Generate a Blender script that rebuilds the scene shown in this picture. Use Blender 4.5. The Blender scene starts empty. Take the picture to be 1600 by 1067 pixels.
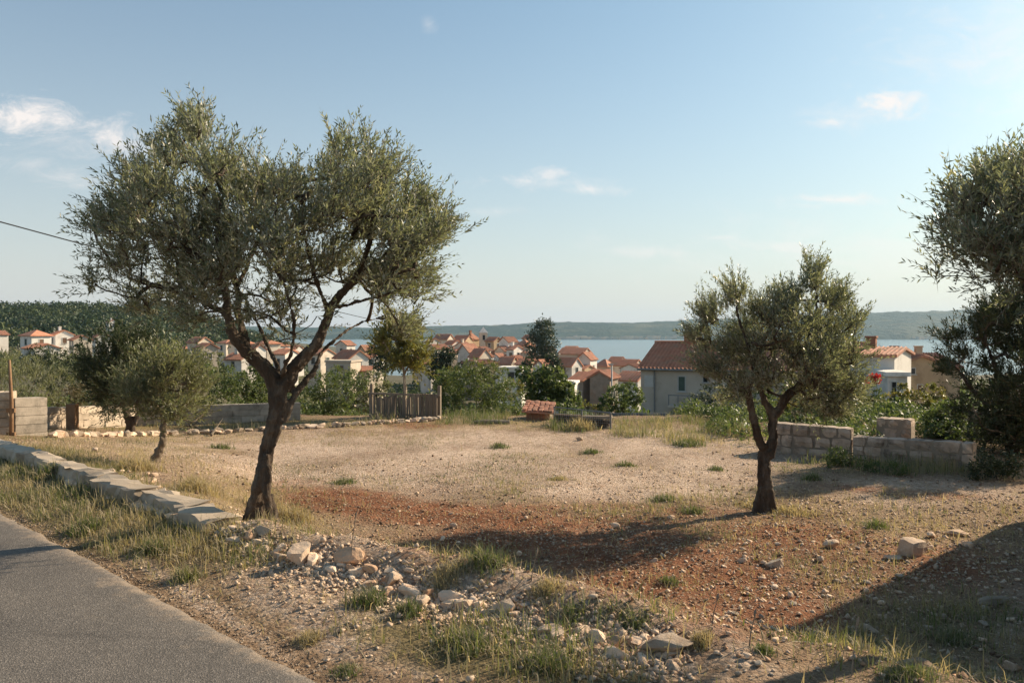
import bpy, math, random
import numpy as np
from mathutils import Vector, Matrix

random.seed(7)
RNG = np.random.default_rng(11)
scene = bpy.context.scene
COL = scene.collection

# ---------------------------------------------------------------- camera
HAZE = 0.00007
F = 1244.0                      # focal length in pixels of a 1600 px wide frame
CX, CY, HORIZON = 800.0, 533.5, 518.0
CAMZ = 1.7
PITCH = math.atan((CY - HORIZON) / F)
cam_data = bpy.data.cameras.new('camera')
cam_data.sensor_width = 36.0
cam_data.lens = 36.0 * F / 1600.0
cam_data.clip_start = 0.05
cam_data.clip_end = 20000
cam = bpy.data.objects.new('camera', cam_data)
COL.objects.link(cam)
cam.location = (0, 0, CAMZ)
cam.rotation_euler = (math.radians(90) - PITCH, 0, 0)
scene.camera = cam

# ---------------------------------------------------------------- light
SUN_AZ, SUN_EL = math.radians(60), math.radians(28)     # azimuth from the view axis towards the right
SUN = Vector((math.sin(SUN_AZ) * math.cos(SUN_EL), math.cos(SUN_AZ) * math.cos(SUN_EL), math.sin(SUN_EL)))
sun_data = bpy.data.lights.new('sun', 'SUN')
sun_data.energy = 5.0
sun_data.angle = math.radians(0.5)
sun_data.color = (1.0, 0.825, 0.61)
sun = bpy.data.objects.new('sun', sun_data)
COL.objects.link(sun)
sun.rotation_euler = SUN.to_track_quat('Z', 'Y').to_euler()

scene.view_settings.view_transform = 'Standard'
scene.view_settings.look = 'None'
scene.view_settings.gamma = 1.0
scene.view_settings.use_curve_mapping = False
scene.view_settings.exposure = 0.76
scene.cycles.use_denoising = True
scene.cycles.max_bounces = 6
scene.cycles.volume_bounces = 0
scene.cycles.transparent_max_bounces = 8

world = bpy.data.worlds.new('World')
scene.world = world
world.use_nodes = True
wn, wl = world.node_tree.nodes, world.node_tree.links
wn.clear()
w_out = wn.new('ShaderNodeOutputWorld')
w_bg = wn.new('ShaderNodeBackground')
w_bg.inputs['Strength'].default_value = 0.10
w_sky = wn.new('ShaderNodeTexSky')
w_sky.sky_type = 'NISHITA'
w_sky.sun_disc = False
w_sky.sun_elevation = SUN_EL
w_sky.sun_rotation = SUN_AZ
w_sky.altitude = 40
w_sky.air_density = 1.0
w_sky.dust_density = 1.1
w_sky.ozone_density = 2.5
w_hsv = wn.new('ShaderNodeHueSaturation')
w_hsv.inputs['Saturation'].default_value = 1.16
wl.new(w_sky.outputs[0], w_hsv.inputs['Color'])
w_tint = wn.new('ShaderNodeMix')
w_tint.data_type = 'RGBA'
w_tint.blend_type = 'MULTIPLY'
w_tint.inputs[0].default_value = 1.0
w_tint.inputs[7].default_value = (0.85, 0.985, 0.84, 1)
wl.new(w_hsv.outputs[0], w_tint.inputs[6])


def wmath(op, a, b=None, clamp=False):
    n = wn.new('ShaderNodeMath')
    n.operation = op
    n.use_clamp = clamp
    for i, v in enumerate((a, b)):
        if v is None:
            continue
        if isinstance(v, (int, float)):
            n.inputs[i].default_value = v
        else:
            wl.new(v, n.inputs[i])
    return n.outputs[0]


w_tc = wn.new('ShaderNodeTexCoord')
w_sep = wn.new('ShaderNodeSeparateXYZ')
wl.new(w_tc.outputs['Generated'], w_sep.inputs[0])
w_low = wn.new('ShaderNodeMix')
w_low.data_type = 'RGBA'
w_low.inputs[7].default_value = (4.5, 4.2, 4.15, 1)
wl.new(w_tint.outputs[2], w_low.inputs[6])
wl.new(wmath('MULTIPLY', wmath('EXPONENT', wmath('MULTIPLY', wmath('ABSOLUTE', w_sep.outputs[2]), -3.9)), 0.92), w_low.inputs[0])
sky_col = w_low.outputs[2]
yy = wmath('MAXIMUM', w_sep.outputs[1], 0.05)
cu = wmath('DIVIDE', w_sep.outputs[0], yy)
cv = wmath('DIVIDE', w_sep.outputs[2], yy)
w_n1 = wn.new('ShaderNodeTexNoise')
w_n1.inputs['Scale'].default_value = 13.0
w_n1.inputs['Detail'].default_value = 7.0
w_n1.inputs['Roughness'].default_value = 0.72
w_n1.inputs['Distortion'].default_value = 0.6
w_cuv = wn.new('ShaderNodeCombineXYZ')
wl.new(cu, w_cuv.inputs[0])
wl.new(wmath('MULTIPLY', cv, 2.2), w_cuv.inputs[1])
wl.new(w_cuv.outputs[0], w_n1.inputs['Vector'])
wob = wmath('SUBTRACT', w_n1.outputs[0], 0.5)
# clouds of the evening sky: (direction right/forward, up/forward, half width, half height, density)
CLOUDS = [(-0.605, 0.268, 0.062, 0.032, 0.9), (-0.57, 0.262, 0.04, 0.022, 0.8), (-0.515, 0.246, 0.05, 0.024, 0.75), (-0.475, 0.228, 0.05, 0.024, 0.5),
          (-0.545, 0.238, 0.08, 0.03, 0.3), (-0.555, 0.192, 0.06, 0.020, 0.3), (-0.605, 0.21, 0.04, 0.014, 0.26),
          (0.012, 0.190, 0.052, 0.016, 0.62), (0.045, 0.196, 0.03, 0.012, 0.5), (0.096, 0.178, 0.055, 0.010, 0.55), (0.05, 0.186, 0.1, 0.012, 0.25),
          (0.470, 0.284, 0.060, 0.024, 0.85), (0.50, 0.29, 0.03, 0.014, 0.6), (0.398, 0.262, 0.032, 0.010, 0.6), (0.43, 0.27, 0.09, 0.02, 0.3), (0.398, 0.165, 0.095, 0.010, 0.6), (0.37, 0.158, 0.05, 0.008, 0.4),
          (0.345, 0.107, 0.13, 0.014, 0.4), (0.177, 0.099, 0.07, 0.011, 0.34), (0.26, 0.118, 0.03, 0.006, 0.35), (0.46, 0.11, 0.1, 0.02, 0.25),
          (-0.104, 0.383, 0.014, 0.014, 0.22), (0.66, 0.36, 0.22, 0.10, 0.34), (0.5, 0.10, 0.4, 0.06, 0.22), (-0.02, 0.150, 0.04, 0.008, 0.2)]
cloud = None
for (u0, v0, a, b, k) in CLOUDS:
    du = wmath('DIVIDE', wmath('SUBTRACT', cu, u0), a)
    dv = wmath('DIVIDE', wmath('SUBTRACT', cv, v0), b)
    r = wmath('SQRT', wmath('ADD', wmath('MULTIPLY', du, du), wmath('MULTIPLY', dv, dv)))
    m = wmath('SUBTRACT', 1.0, r)
    m = wmath('ADD', m, wmath('MULTIPLY', wob, 3.6))
    m = wmath('MULTIPLY', wmath('POWER', wmath('MULTIPLY', m, 1.0, True), 1.4), k)
    cloud = m if cloud is None else wmath('MAXIMUM', cloud, m)
front = wmath('GREATER_THAN', w_sep.outputs[1], 0.05)
cloud = wmath('MULTIPLY', cloud, front)
w_mix = wn.new('ShaderNodeMix')
w_mix.data_type = 'RGBA'
w_mix.inputs[7].default_value = (6.2, 5.7, 5.4, 1)
wl.new(cloud, w_mix.inputs[0])
wl.new(sky_col, w_mix.inputs[6])
wl.new(w_mix.outputs[2], w_bg.inputs['Color'])
wl.new(w_bg.outputs[0], w_out.inputs['Surface'])

# ---------------------------------------------------------------- basic helpers
cp, sp_ = math.cos(PITCH), math.sin(PITCH)


def at(px, py, d):
    """world point at forward distance d on the sight line through a pixel of the 1600x1067 photograph"""
    rx, ru = (px - CX) / F, (CY - py) / F
    dy, dz = cp + ru * sp_, -sp_ + ru * cp
    k = d / dy
    return np.array((rx * k, d, CAMZ + dz * k))


def project(x, y, z):
    z = z - CAMZ
    fw = y * cp - z * sp_
    up = y * sp_ + z * cp
    fw = np.maximum(fw, 0.05)
    return CX + F * x / fw, CY - F * up / fw


def sm(t):
    t = np.clip(t, 0, 1)
    return t * t * (3 - 2 * t)


def hash2(ix, iy, seed):
    h = (ix * 374761393 + iy * 668265263 + seed * 974634777) & 0x7fffffff
    h = ((h ^ (h >> 13)) * 1274126177) & 0x7fffffff
    h = (h ^ (h >> 16)) & 0xffff
    return h / 65535.0


def vnoise(x, y, seed=0):
    x = np.asarray(x, float)
    y = np.asarray(y, float)
    ix, iy = np.floor(x).astype(np.int64), np.floor(y).astype(np.int64)
    fx, fy = x - ix, y - iy
    fx, fy = fx * fx * (3 - 2 * fx), fy * fy * (3 - 2 * fy)
    a, b = hash2(ix, iy, seed), hash2(ix + 1, iy, seed)
    c, d = hash2(ix, iy + 1, seed), hash2(ix + 1, iy + 1, seed)
    return (a * (1 - fx) + b * fx) * (1 - fy) + (c * (1 - fx) + d * fx) * fy


def fbm(x, y, seed=0, octv=4):
    s, a, t = 0, 0.5, 0
    for i in range(octv):
        s = s + a * vnoise(x * 2 ** i, y * 2 ** i, seed + i)
        t += a
        a *= 0.5
    return s / t - 0.5


LX = np.array([-30, -14, -6.4, -2.38, -1.84, -0.70, 0.0, 0.73, 1.6, 4.0, 9, 20])
LY = np.array([29, 16.4, 9.9, 6.55, 6.25, 5.43, 5.0, 4.5, 3.9, 2.3, -1, -8])


def s_line(x, y):
    return (y - np.interp(x, LX, LY)) * 0.77


def s_road(x, y):
    """distance from the asphalt edge, positive on the verge"""
    return (y - (3.94 - (x + 1.01) / 1.078)) * 0.733


def gz(x, y):
    x = np.asarray(x, float)
    y = np.asarray(y, float)
    s = s_line(x, y)
    w = 2.0 + 4.0 * sm((-2.2 - x) / 3)
    z = -0.6 * sm(s / w) + 0.05 * sm(s_road(x, y) / 0.6) - 0.02
    z = z + 0.06 * fbm(x * 0.5, y * 0.5, 3, 2) * sm(s / 2 + .3)
    z = z + 0.05 * sm((s_road(x, y) - .2) / 1.0) * sm(1 - s / 0.4) * (0.5 + fbm(x * 1.3, y * 1.3, 9, 2) * 2)
    z = z + .13 * np.exp(-((s - .02) / .24) ** 2) * sm((x + 2.9) / .8) * sm((1.6 - x) / .9) * (.7 + .9 * (fbm(x * 2, y * 2, 5, 2) + .3))
    yc = np.maximum(y, 1.0)
    zr = np.interp(yc, [21.5, 26, 32, 60, 120, 200, 260, 420, 600, 1500], [0, -0.5, -1.5, -6.4, -10.4, -12.4, -13.4, -23, -27, -28])
    zl = np.interp(yc, [21.5, 30, 60, 120, 180, 260, 500, 700, 1500], [0, -0.5, -1.2, -3.5, -4.5, -2.5, 15.5, 17.5, 4])
    t = sm((-0.16 - x / yc) / 0.30)
    z = z + zr * (1 - t) + zl * t
    return z


def onground(px, py):
    o = np.array((0, 0, CAMZ))
    dirv = at(px, py, 1.0) - o
    d = 1.5
    prev = d
    while d < 90:
        p = o + dirv * d
        if p[2] < gz(p[0], p[1]):
            break
        prev = d
        d += 0.08
    lo, hi = prev, d
    for _ in range(14):
        mid = (lo + hi) / 2
        p = o + dirv * mid
        if p[2] < gz(p[0], p[1]):
            hi = mid
        else:
            lo = mid
    return o + dirv * hi


def mesh_obj(name, V, Fc, mat, parent=None, var=None, smooth=False, kind=None, rgba=None):
    V = np.ascontiguousarray(V, dtype=np.float32)
    me = bpy.data.meshes.new(name)
    if isinstance(Fc, np.ndarray):
        n = Fc.shape[1]
        me.vertices.add(len(V))
        me.vertices.foreach_set('co', V.ravel())
        me.loops.add(Fc.size)
        me.loops.foreach_set('vertex_index', np.ascontiguousarray(Fc, dtype=np.int32).ravel())
        me.polygons.add(len(Fc))
        me.polygons.foreach_set('loop_start', np.arange(0, Fc.size, n, dtype=np.int32))
        me.update(calc_edges=True)
        me.validate()
    else:
        me.from_pydata([tuple(map(float, v)) for v in V], [], [tuple(map(int, f)) for f in Fc])
        me.update()
    if smooth:
        me.polygons.foreach_set('use_smooth', np.ones(len(me.polygons), dtype=bool))
    if var is not None:
        at_ = me.attributes.new('var', 'FLOAT', 'POINT')
        at_.data.foreach_set('value', np.ascontiguousarray(var, dtype=np.float32))
    if rgba is not None:
        at_ = me.attributes.new('zone', 'FLOAT_COLOR', 'POINT')
        at_.data.foreach_set('color', np.ascontiguousarray(rgba, dtype=np.float32).ravel())
    if mat is not None:
        me.materials.append(mat)
    o = bpy.data.objects.new(name, me)
    COL.objects.link(o)
    if parent is not None:
        o.parent = parent
    if kind:
        o['kind'] = kind
    return o


def tag(o, label, cat, group=None):
    o['label'] = label
    o['category'] = cat
    if group:
        o['group'] = group
    return o


def thing(name, label, cat, loc, group=None, rz=0.0):
    o = bpy.data.objects.new(name, None)
    o.empty_display_size = 0.1
    COL.objects.link(o)
    o.location = tuple(map(float, loc))
    o.rotation_euler = (0, 0, rz)
    o['kind'] = 'thing'
    return tag(o, label, cat, group)


class MB:
    """collects boxes and prisms into one mesh"""

    def __init__(self):
        self.V, self.F = [], []

    def add(self, V, Fc):
        o = len(self.V)
        self.V += [tuple(v) for v in V]
        self.F += [tuple(i + o for i in f) for f in Fc]

    def box(self, x0, x1, y0, y1, z0, z1):
        self.add([(x0, y0, z0), (x1, y0, z0), (x1, y1, z0), (x0, y1, z0), (x0, y0, z1), (x1, y0, z1), (x1, y1, z1), (x0, y1, z1)],
                 [(0, 3, 2, 1), (4, 5, 6, 7), (0, 1, 5, 4), (1, 2, 6, 5), (2, 3, 7, 6), (3, 0, 4, 7)])

    def tube(self, pts, rads, n=6):
        V, Fc = tube(np.array(pts, float), np.broadcast_to(np.asarray(rads, float), (len(pts),)), n)
        self.add(V, Fc)

    def build(self, name, mat, parent=None, smooth=False):
        return mesh_obj(name, np.array(self.V), self.F, mat, parent, smooth=smooth)


def tube(P, R, n=6, flute=None):
    """tapered tube along points P"""
    m = len(P)
    T = np.gradient(P, axis=0)
    T /= np.linalg.norm(T, axis=1)[:, None] + 1e-9
    ref = np.array((0.31, 0.9, 0.1)) if abs(T[0, 2]) > 0.6 else np.array((0, 0, 1.0))
    V = []
    A = np.linspace(0, 2 * np.pi, n, endpoint=False)
    for i in range(m):
        u = np.cross(T[i], ref)
        u /= np.linalg.norm(u) + 1e-9
        v = np.cross(T[i], u)
        r = np.full(n, R[i]) if flute is None else R[i] * flute(A, i / max(1, m - 1))
        V.append(P[i] + (np.cos(A) * r)[:, None] * u + (np.sin(A) * r)[:, None] * v)
    V = np.concatenate(V)
    Fc = []
    for i in range(m - 1):
        for j in range(n):
            a, b = i * n + j, i * n + (j + 1) % n
            Fc.append((a, b, b + n, a + n))
    Fc.append(tuple(range(n))[::-1])
    Fc.append(tuple(range((m - 1) * n, m * n)))
    return V, Fc


# ---------------------------------------------------------------- materials
def new_mat(name):
    m = bpy.data.materials.new(name)
    m.use_nodes = True
    nt = m.node_tree
    nt.nodes.clear()
    out = nt.nodes.new('ShaderNodeOutputMaterial')
    return m, nt.nodes, nt.links, out


def nd(nodes, kind, **kw):
    n = nodes.new(kind)
    for k, v in kw.items():
        n.inputs[k].default_value = v
    return n


def ramp(nodes, stops):
    r = nodes.new('ShaderNodeValToRGB')
    els = r.color_ramp.elements
    els[0].position, els[0].color = stops[0][0], (*stops[0][1], 1)
    els[1].position, els[1].color = stops[-1][0], (*stops[-1][1], 1)
    for p, c in stops[1:-1]:
        e = els.new(p)
        e.color = (*c, 1)
    return r


def mixc(nodes, links, fac, a, b, mode='MIX'):
    n = nodes.new('ShaderNodeMix')
    n.data_type = 'RGBA'
    n.blend_type = mode
    for i, v in ((0, fac), (6, a), (7, b)):
        if isinstance(v, (int, float)):
            n.inputs[i].default_value = v
        elif isinstance(v, tuple):
            n.inputs[i].default_value = (*v, 1)
        else:
            links.new(v, n.inputs[i])
    return n.outputs[2]


def rough_mat(name, c1, c2, scale=3.0, rough=0.9, bump=0.3, bscale=30.0, stain=None, stain_scale=1.2, bdist=0.02, spec=0.25, stretch=None, spread=0.25):
    """two mottled colours, fine bump and an optional stain colour"""
    m, N, L, out = new_mat(name)
    tc = N.new('ShaderNodeNewGeometry')
    vec = tc.outputs['Position']
    if stretch:
        mp = N.new('ShaderNodeMapping')
        mp.inputs['Scale'].default_value = stretch
        L.new(vec, mp.inputs[0])
        vec = mp.outputs[0]
    n1 = nd(N, 'ShaderNodeTexNoise', Scale=scale, Detail=6.0, Roughness=0.65)
    L.new(vec, n1.inputs['Vector'])
    r = ramp(N, [(0.5 - spread, c1), (0.5 + spread, c2)])
    L.new(n1.outputs[0], r.inputs[0])
    c = r.outputs[0]
    if stain:
        n2 = nd(N, 'ShaderNodeTexNoise', Scale=stain_scale, Detail=8.0, Roughness=0.7)
        L.new(vec, n2.inputs['Vector'])
        r2 = ramp(N, [(0.5, (0, 0, 0)), (0.68, (1, 1, 1))])
        L.new(n2.outputs[0], r2.inputs[0])
        c = mixc(N, L, r2.outputs[0], c, stain)
    oi = N.new('ShaderNodeObjectInfo')
    hsv = N.new('ShaderNodeHueSaturation')
    mr = N.new('ShaderNodeMapRange')
    mr.inputs['To Min'].default_value = 0.74
    mr.inputs['To Max'].default_value = 1.12
    L.new(oi.outputs['Random'], mr.inputs[0])
    L.new(mr.outputs[0], hsv.inputs['Value'])
    L.new(c, hsv.inputs['Color'])
    b = nd(N, 'ShaderNodeBsdfPrincipled', Roughness=rough)
    b.inputs['Specular IOR Level'].default_value = spec
    L.new(hsv.outputs[0], b.inputs['Base Color'])
    n3 = nd(N, 'ShaderNodeTexNoise', Scale=bscale, Detail=5.0, Roughness=0.7)
    L.new(vec, n3.inputs['Vector'])
    bp = nd(N, 'ShaderNodeBump', Strength=bump, Distance=bdist)
    L.new(n3.outputs[0], bp.inputs['Height'])
    L.new(bp.outputs[0], b.inputs['Normal'])
    L.new(b.outputs[0], out.inputs[0])
    return m


def leaf_mat(name, cols, back, trans=0.3, rough=0.5):
    m, N, L, out = new_mat(name)
    a = N.new('ShaderNodeAttribute')
    a.attribute_name = 'var'
    k = len(cols)
    r = ramp(N, [(i / (k - 1), c) for i, c in enumerate(cols)])
    L.new(a.outputs['Fac'], r.inputs[0])
    g = N.new('ShaderNodeNewGeometry')
    c = mixc(N, L, g.outputs['Backfacing'], r.outputs[0], back)
    b = nd(N, 'ShaderNodeBsdfPrincipled', Roughness=rough)
    b.inputs['Specular IOR Level'].default_value = 0.35
    L.new(c, b.inputs['Base Color'])
    t = N.new('ShaderNodeBsdfTranslucent')
    tcx = mixc(N, L, 1.0, r.outputs[0], (1.45, 1.45, 0.95), 'MULTIPLY')
    L.new(tcx, t.inputs[0])
    mx = N.new('ShaderNodeMixShader')
    mx.inputs[0].default_value = trans
    L.new(b.outputs[0], mx.inputs[1])
    L.new(t.outputs[0], mx.inputs[2])
    L.new(mx.outputs[0], out.inputs[0])
    return m


M = {}
M['olive_leaf'] = leaf_mat('olive_leaf', [(.070, .086, .048), (.125, .144, .080), (.205, .215, .130), (.31, .29, .17)], (.40, .40, .33), .40, .36)
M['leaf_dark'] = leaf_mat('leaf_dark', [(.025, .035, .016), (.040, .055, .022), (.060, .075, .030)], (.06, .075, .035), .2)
M['leaf_green'] = leaf_mat('leaf_green', [(.052, .080, .026), (.095, .128, .040), (.155, .175, .062)], (.14, .16, .08), .38)
M['wood_leaf'] = leaf_mat('wood_leaf', [(.018, .032, .012), (.040, .062, .020), (.085, .10, .032)], (.05, .07, .028), .15)
M['leaf_yellow'] = leaf_mat('leaf_yellow', [(.085, .10, .025), (.16, .155, .04), (.24, .18, .05)], (.17, .17, .07), .35)
M['leaf_grey'] = leaf_mat('leaf_grey', [(.09, .105, .05), (.14, .15, .075), (.20, .20, .11)], (.24, .24, .16), .38)
M['leaf_brown'] = leaf_mat('leaf_brown', [(.10, .085, .04), (.16, .12, .055), (.12, .12, .05)], (.16, .13, .07), .25)
M['pine'] = leaf_mat('pine', [(.030, .048, .026), (.048, .068, .034), (.07, .085, .040)], (.05, .07, .035), .15)
M['flower_red'] = leaf_mat('flower_red', [(.45, .03, .03), (.55, .05, .05)], (.45, .05, .05), .3)
M['grass'] = leaf_mat('grass', [(.062, .098, .028), (.13, .15, .052), (.31, .25, .145), (.50, .39, .26)], (.34, .28, .18), .40, .6)
M['bark'] = rough_mat('bark', (.050, .035, .025), (.19, .14, .10), 9, .95, 1.0, 30, stain=(.29, .24, .185), stain_scale=6, bdist=.07, stretch=(1, 1, .28))
M['bark_pale'] = rough_mat('bark_pale', (.10, .075, .05), (.24, .19, .14), 9, .95, 0.8, 30, bdist=.015, stretch=(1, 1, .3))
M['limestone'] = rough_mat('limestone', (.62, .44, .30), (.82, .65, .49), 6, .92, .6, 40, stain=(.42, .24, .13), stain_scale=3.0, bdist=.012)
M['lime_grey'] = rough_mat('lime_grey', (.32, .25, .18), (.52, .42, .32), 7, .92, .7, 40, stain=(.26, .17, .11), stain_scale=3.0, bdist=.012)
M['stone_red'] = rough_mat('stone_red', (.42, .22, .12), (.56, .40, .27), 6, .92, .6, 40, bdist=.012)
M['clod'] = rough_mat('clod', (.20, .12, .075), (.36, .25, .165), 8, .95, .8, 50)
M['concrete'] = rough_mat('concrete', (.32, .27, .21), (.52, .44, .35), 5, .9, .8, 60, stain=(.19, .165, .13), stain_scale=3.2, bdist=.012)
M['concrete_warm'] = rough_mat('concrete_warm', (.38, .30, .22), (.52, .43, .33), 2.0, .9, .5, 50, stain=(.22, .17, .12), stain_scale=1.5, bdist=.008)
M['wall_stone'] = rough_mat('wall_stone', (.36, .27, .20), (.58, .46, .36), 4, .95, .8, 30, stain=(.16, .13, .10), stain_scale=3, bdist=.015)
M['mortar'] = rough_mat('mortar', (.22, .175, .13), (.34, .28, .22), 6, .95, .8, 40, bdist=.01)
M['rust'] = rough_mat('rust', (.15, .075, .035), (.30, .19, .11), 5, .9, .4, 40)
M['brick'] = rough_mat('brick', (.30, .12, .07), (.42, .22, .13), 4, .9, .5, 40)
M['tile'] = rough_mat('tile', (.34, .135, .08), (.53, .26, .17), 1.1, .85, .4, 20, stain=(.22, .15, .10), stain_scale=.8, spread=.3)
M['tile_bright'] = rough_mat('tile_bright', (.45, .155, .085), (.66, .31, .19), 1.5, .85, .4, 12, stain=(.42, .25, .16), stain_scale=.7)
M['plaster_grey'] = rough_mat('plaster_grey', (.50, .415, .325), (.62, .525, .425), .9, .9, .3, 18, stain=(.38, .31, .24), stain_scale=.55)
M['plaster_white'] = rough_mat('plaster_white', (.68, .63, .56), (.80, .75, .68), .7, .9, .2, 15, stain=(.46, .42, .36), stain_scale=.5)
M['plaster_cream'] = rough_mat('plaster_cream', (.60, .50, .39), (.74, .64, .52), .8, .9, .2, 15, stain=(.36, .29, .21), stain_scale=.5)
M['plaster_ochre'] = rough_mat('plaster_ochre', (.44, .31, .19), (.56, .42, .27), .8, .9, .3, 15, stain=(.25, .17, .11), stain_scale=.5)
M['old_stone'] = rough_mat('old_stone', (.20, .17, .14), (.36, .31, .26), 1.6, .95, .7, 12, stain=(.30, .18, .11), stain_scale=.5, bdist=.06)
M['frame_pale'] = rough_mat('frame_pale', (.42, .40, .36), (.52, .49, .45), 3, .7, .1, 20)
M['shutter'] = rough_mat('shutter', (.05, .075, .06), (.08, .11, .085), 3, .7, .1, 20)
M['shutter_wood'] = rough_mat('shutter_wood', (.14, .08, .05), (.22, .13, .08), 3, .7, .1, 20)
M['wood_grey'] = rough_mat('wood_grey', (.15, .12, .09), (.30, .24, .18), 5, .9, .5, 30, stretch=(1, 1, .2))
M['wood_dark'] = rough_mat('wood_dark', (.05, .035, .025), (.14, .09, .06), 4, .9, .5, 30)
M['metal_grey'] = rough_mat('metal_grey', (.20, .20, .20), (.32, .31, .29), 5, .6, .1, 30)
M['blue_sheet'] = rough_mat('blue_sheet', (.12, .15, .18), (.20, .23, .26), 2, .7, .2, 10)
M['black'] = rough_mat('black', (.012, .012, .012), (.02, .02, .02), 5, .6, .1, 30)
M['blue_scrap'] = rough_mat('blue_scrap', (.03, .06, .35), (.05, .10, .45), 5, .5, .1, 30)


def glass_mat():
    m, N, L, out = new_mat('window_glass')
    b = nd(N, 'ShaderNodeBsdfPrincipled', Roughness=.12)
    b.inputs['Base Color'].default_value = (.03, .035, .04, 1)
    b.inputs['Specular IOR Level'].default_value = .6
    n = nd(N, 'ShaderNodeTexNoise', Scale=1.5)
    bp = nd(N, 'ShaderNodeBump', Strength=.05)
    L.new(n.outputs[0], bp.inputs['Height'])
    L.new(bp.outputs[0], b.inputs['Normal'])
    L.new(b.outputs[0], out.inputs[0])
    return m


M['glass'] = glass_mat()


def ground_mat():
    m, N, L, out = new_mat('lot_ground')
    tc = N.new('ShaderNodeTexCoord')
    vec = tc.outputs['Object']
    z = N.new('ShaderNodeAttribute')
    z.attribute_name = 'zone'
    sep = N.new('ShaderNodeSeparateColor')
    L.new(z.outputs['Color'], sep.inputs[0])
    nz = nd(N, 'ShaderNodeTexNoise', Scale=7.0, Detail=8.0, Roughness=.7)
    L.new(vec, nz.inputs['Vector'])
    nf = nd(N, 'ShaderNodeTexNoise', Scale=70.0, Detail=4.0, Roughness=.7)
    L.new(vec, nf.inputs['Vector'])
    vo = nd(N, 'ShaderNodeTexVoronoi', Scale=32.0, Randomness=1.0)
    L.new(vec, vo.inputs['Vector'])
    vsep = N.new('ShaderNodeSeparateColor')
    L.new(vo.outputs['Color'], vsep.inputs[0])

    def grit(fac):
        """noise-broken edge for a zone mask"""
        s = N.new('ShaderNodeMath')
        s.operation = 'MULTIPLY_ADD'
        L.new(nz.outputs[0], s.inputs[0])
        s.inputs[1].default_value = 1.6
        s.inputs[2].default_value = -.8
        t = N.new('ShaderNodeMath')
        L.new(s.outputs[0], t.inputs[0])
        L.new(fac, t.inputs[1])
        mr = N.new('ShaderNodeMapRange')
        mr.interpolation_type = 'SMOOTHSTEP'
        mr.inputs['From Min'].default_value = .15
        mr.inputs['From Max'].default_value = .95
        L.new(t.outputs[0], mr.inputs[0])
        return mr.outputs[0]

    base = ramp(N, [(.3, (.25, .165, .105)), (.55, (.37, .26, .17)), (.75, (.46, .34, .235))])
    L.new(nz.outputs[0], base.inputs[0])
    gravel = ramp(N, [(0, (.38, .265, .19)), (.35, (.54, .40, .295)), (.7, (.63, .485, .37)), (1, (.76, .62, .50))])
    L.new(vsep.outputs[0], gravel.inputs[0])
    red = ramp(N, [(.3, (.17, .075, .040)), (.5, (.30, .130, .066)), (.75, (.42, .24, .145))])
    L.new(nz.outputs[0], red.inputs[0])
    dry = ramp(N, [(.3, (.30, .205, .115)), (.7, (.48, .36, .215))])
    L.new(nf.outputs[0], dry.inputs[0])
    green = ramp(N, [(.3, (.16, .13, .065)), (.7, (.30, .235, .125))])
    L.new(nf.outputs[0], green.inputs[0])
    c = base.outputs[0]
    c = mixc(N, L, grit(sep.outputs[2]), c, dry.outputs[0])
    c = mixc(N, L, grit(sep.outputs[0]), c, gravel.outputs[0])
    c = mixc(N, L, grit(sep.outputs[1]), c, red.outputs[0])
    c = mixc(N, L, grit(z.outputs['Alpha']), c, green.outputs[0])
    # scattered small pale stones everywhere
    pick = N.new('ShaderNodeMath')
    pick.operation = 'GREATER_THAN'
    L.new(vsep.outputs[1], pick.inputs[0])
    pick.inputs[1].default_value = .86
    cut = N.new('ShaderNodeMath')
    cut.operation = 'LESS_THAN'
    L.new(vo.outputs['Distance'], cut.inputs[0])
    cut.inputs[1].default_value = .42
    both = N.new('ShaderNodeMath')
    both.operation = 'MULTIPLY'
    L.new(pick.outputs[0], both.inputs[0])
    L.new(cut.outputs[0], both.inputs[1])
    lw = N.new('ShaderNodeMath')
    lw.operation = 'MULTIPLY_ADD'
    L.new(z.outputs['Alpha'], lw.inputs[0])
    lw.inputs[1].default_value = -1.3
    lw.inputs[2].default_value = 1.0
    lw.use_clamp = True
    lm = N.new('ShaderNodeMath')
    lm.operation = 'MULTIPLY'
    L.new(lw.outputs[0], lm.inputs[0])
    L.new(both.outputs[0], lm.inputs[1])
    c = mixc(N, L, lm.outputs[0], c, (.48, .38, .28))
    nb = nd(N, 'ShaderNodeTexNoise', Scale=.9, Detail=5.0, Roughness=.6)
    L.new(vec, nb.inputs['Vector'])
    rb = ramp(N, [(.32, (.74, .70, .66)), (.68, (1.18, 1.17, 1.15))])
    L.new(nb.outputs[0], rb.inputs[0])
    c = mixc(N, L, 1.0, c, rb.outputs[0], 'MULTIPLY')
    sh = ramp(N, [(.25, (.66, .65, .64)), (.7, (1.2, 1.2, 1.2))])
    L.new(nf.outputs[0], sh.inputs[0])
    c = mixc(N, L, .75, c, sh.outputs[0], 'MULTIPLY')
    b = nd(N, 'ShaderNodeBsdfPrincipled', Roughness=.95)
    b.inputs['Specular IOR Level'].default_value = .15
    L.new(c, b.inputs['Base Color'])
    h = N.new('ShaderNodeMath')
    h.operation = 'MULTIPLY_ADD'
    L.new(vo.outputs['Distance'], h.inputs[0])
    h.inputs[1].default_value = -.9
    L.new(nf.outputs[0], h.inputs[2])
    bp = nd(N, 'ShaderNodeBump', Strength=1.0, Distance=.04)
    L.new(h.outputs[0], bp.inputs['Height'])
    L.new(bp.outputs[0], b.inputs['Normal'])
    L.new(b.outputs[0], out.inputs[0])
    return m


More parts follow.
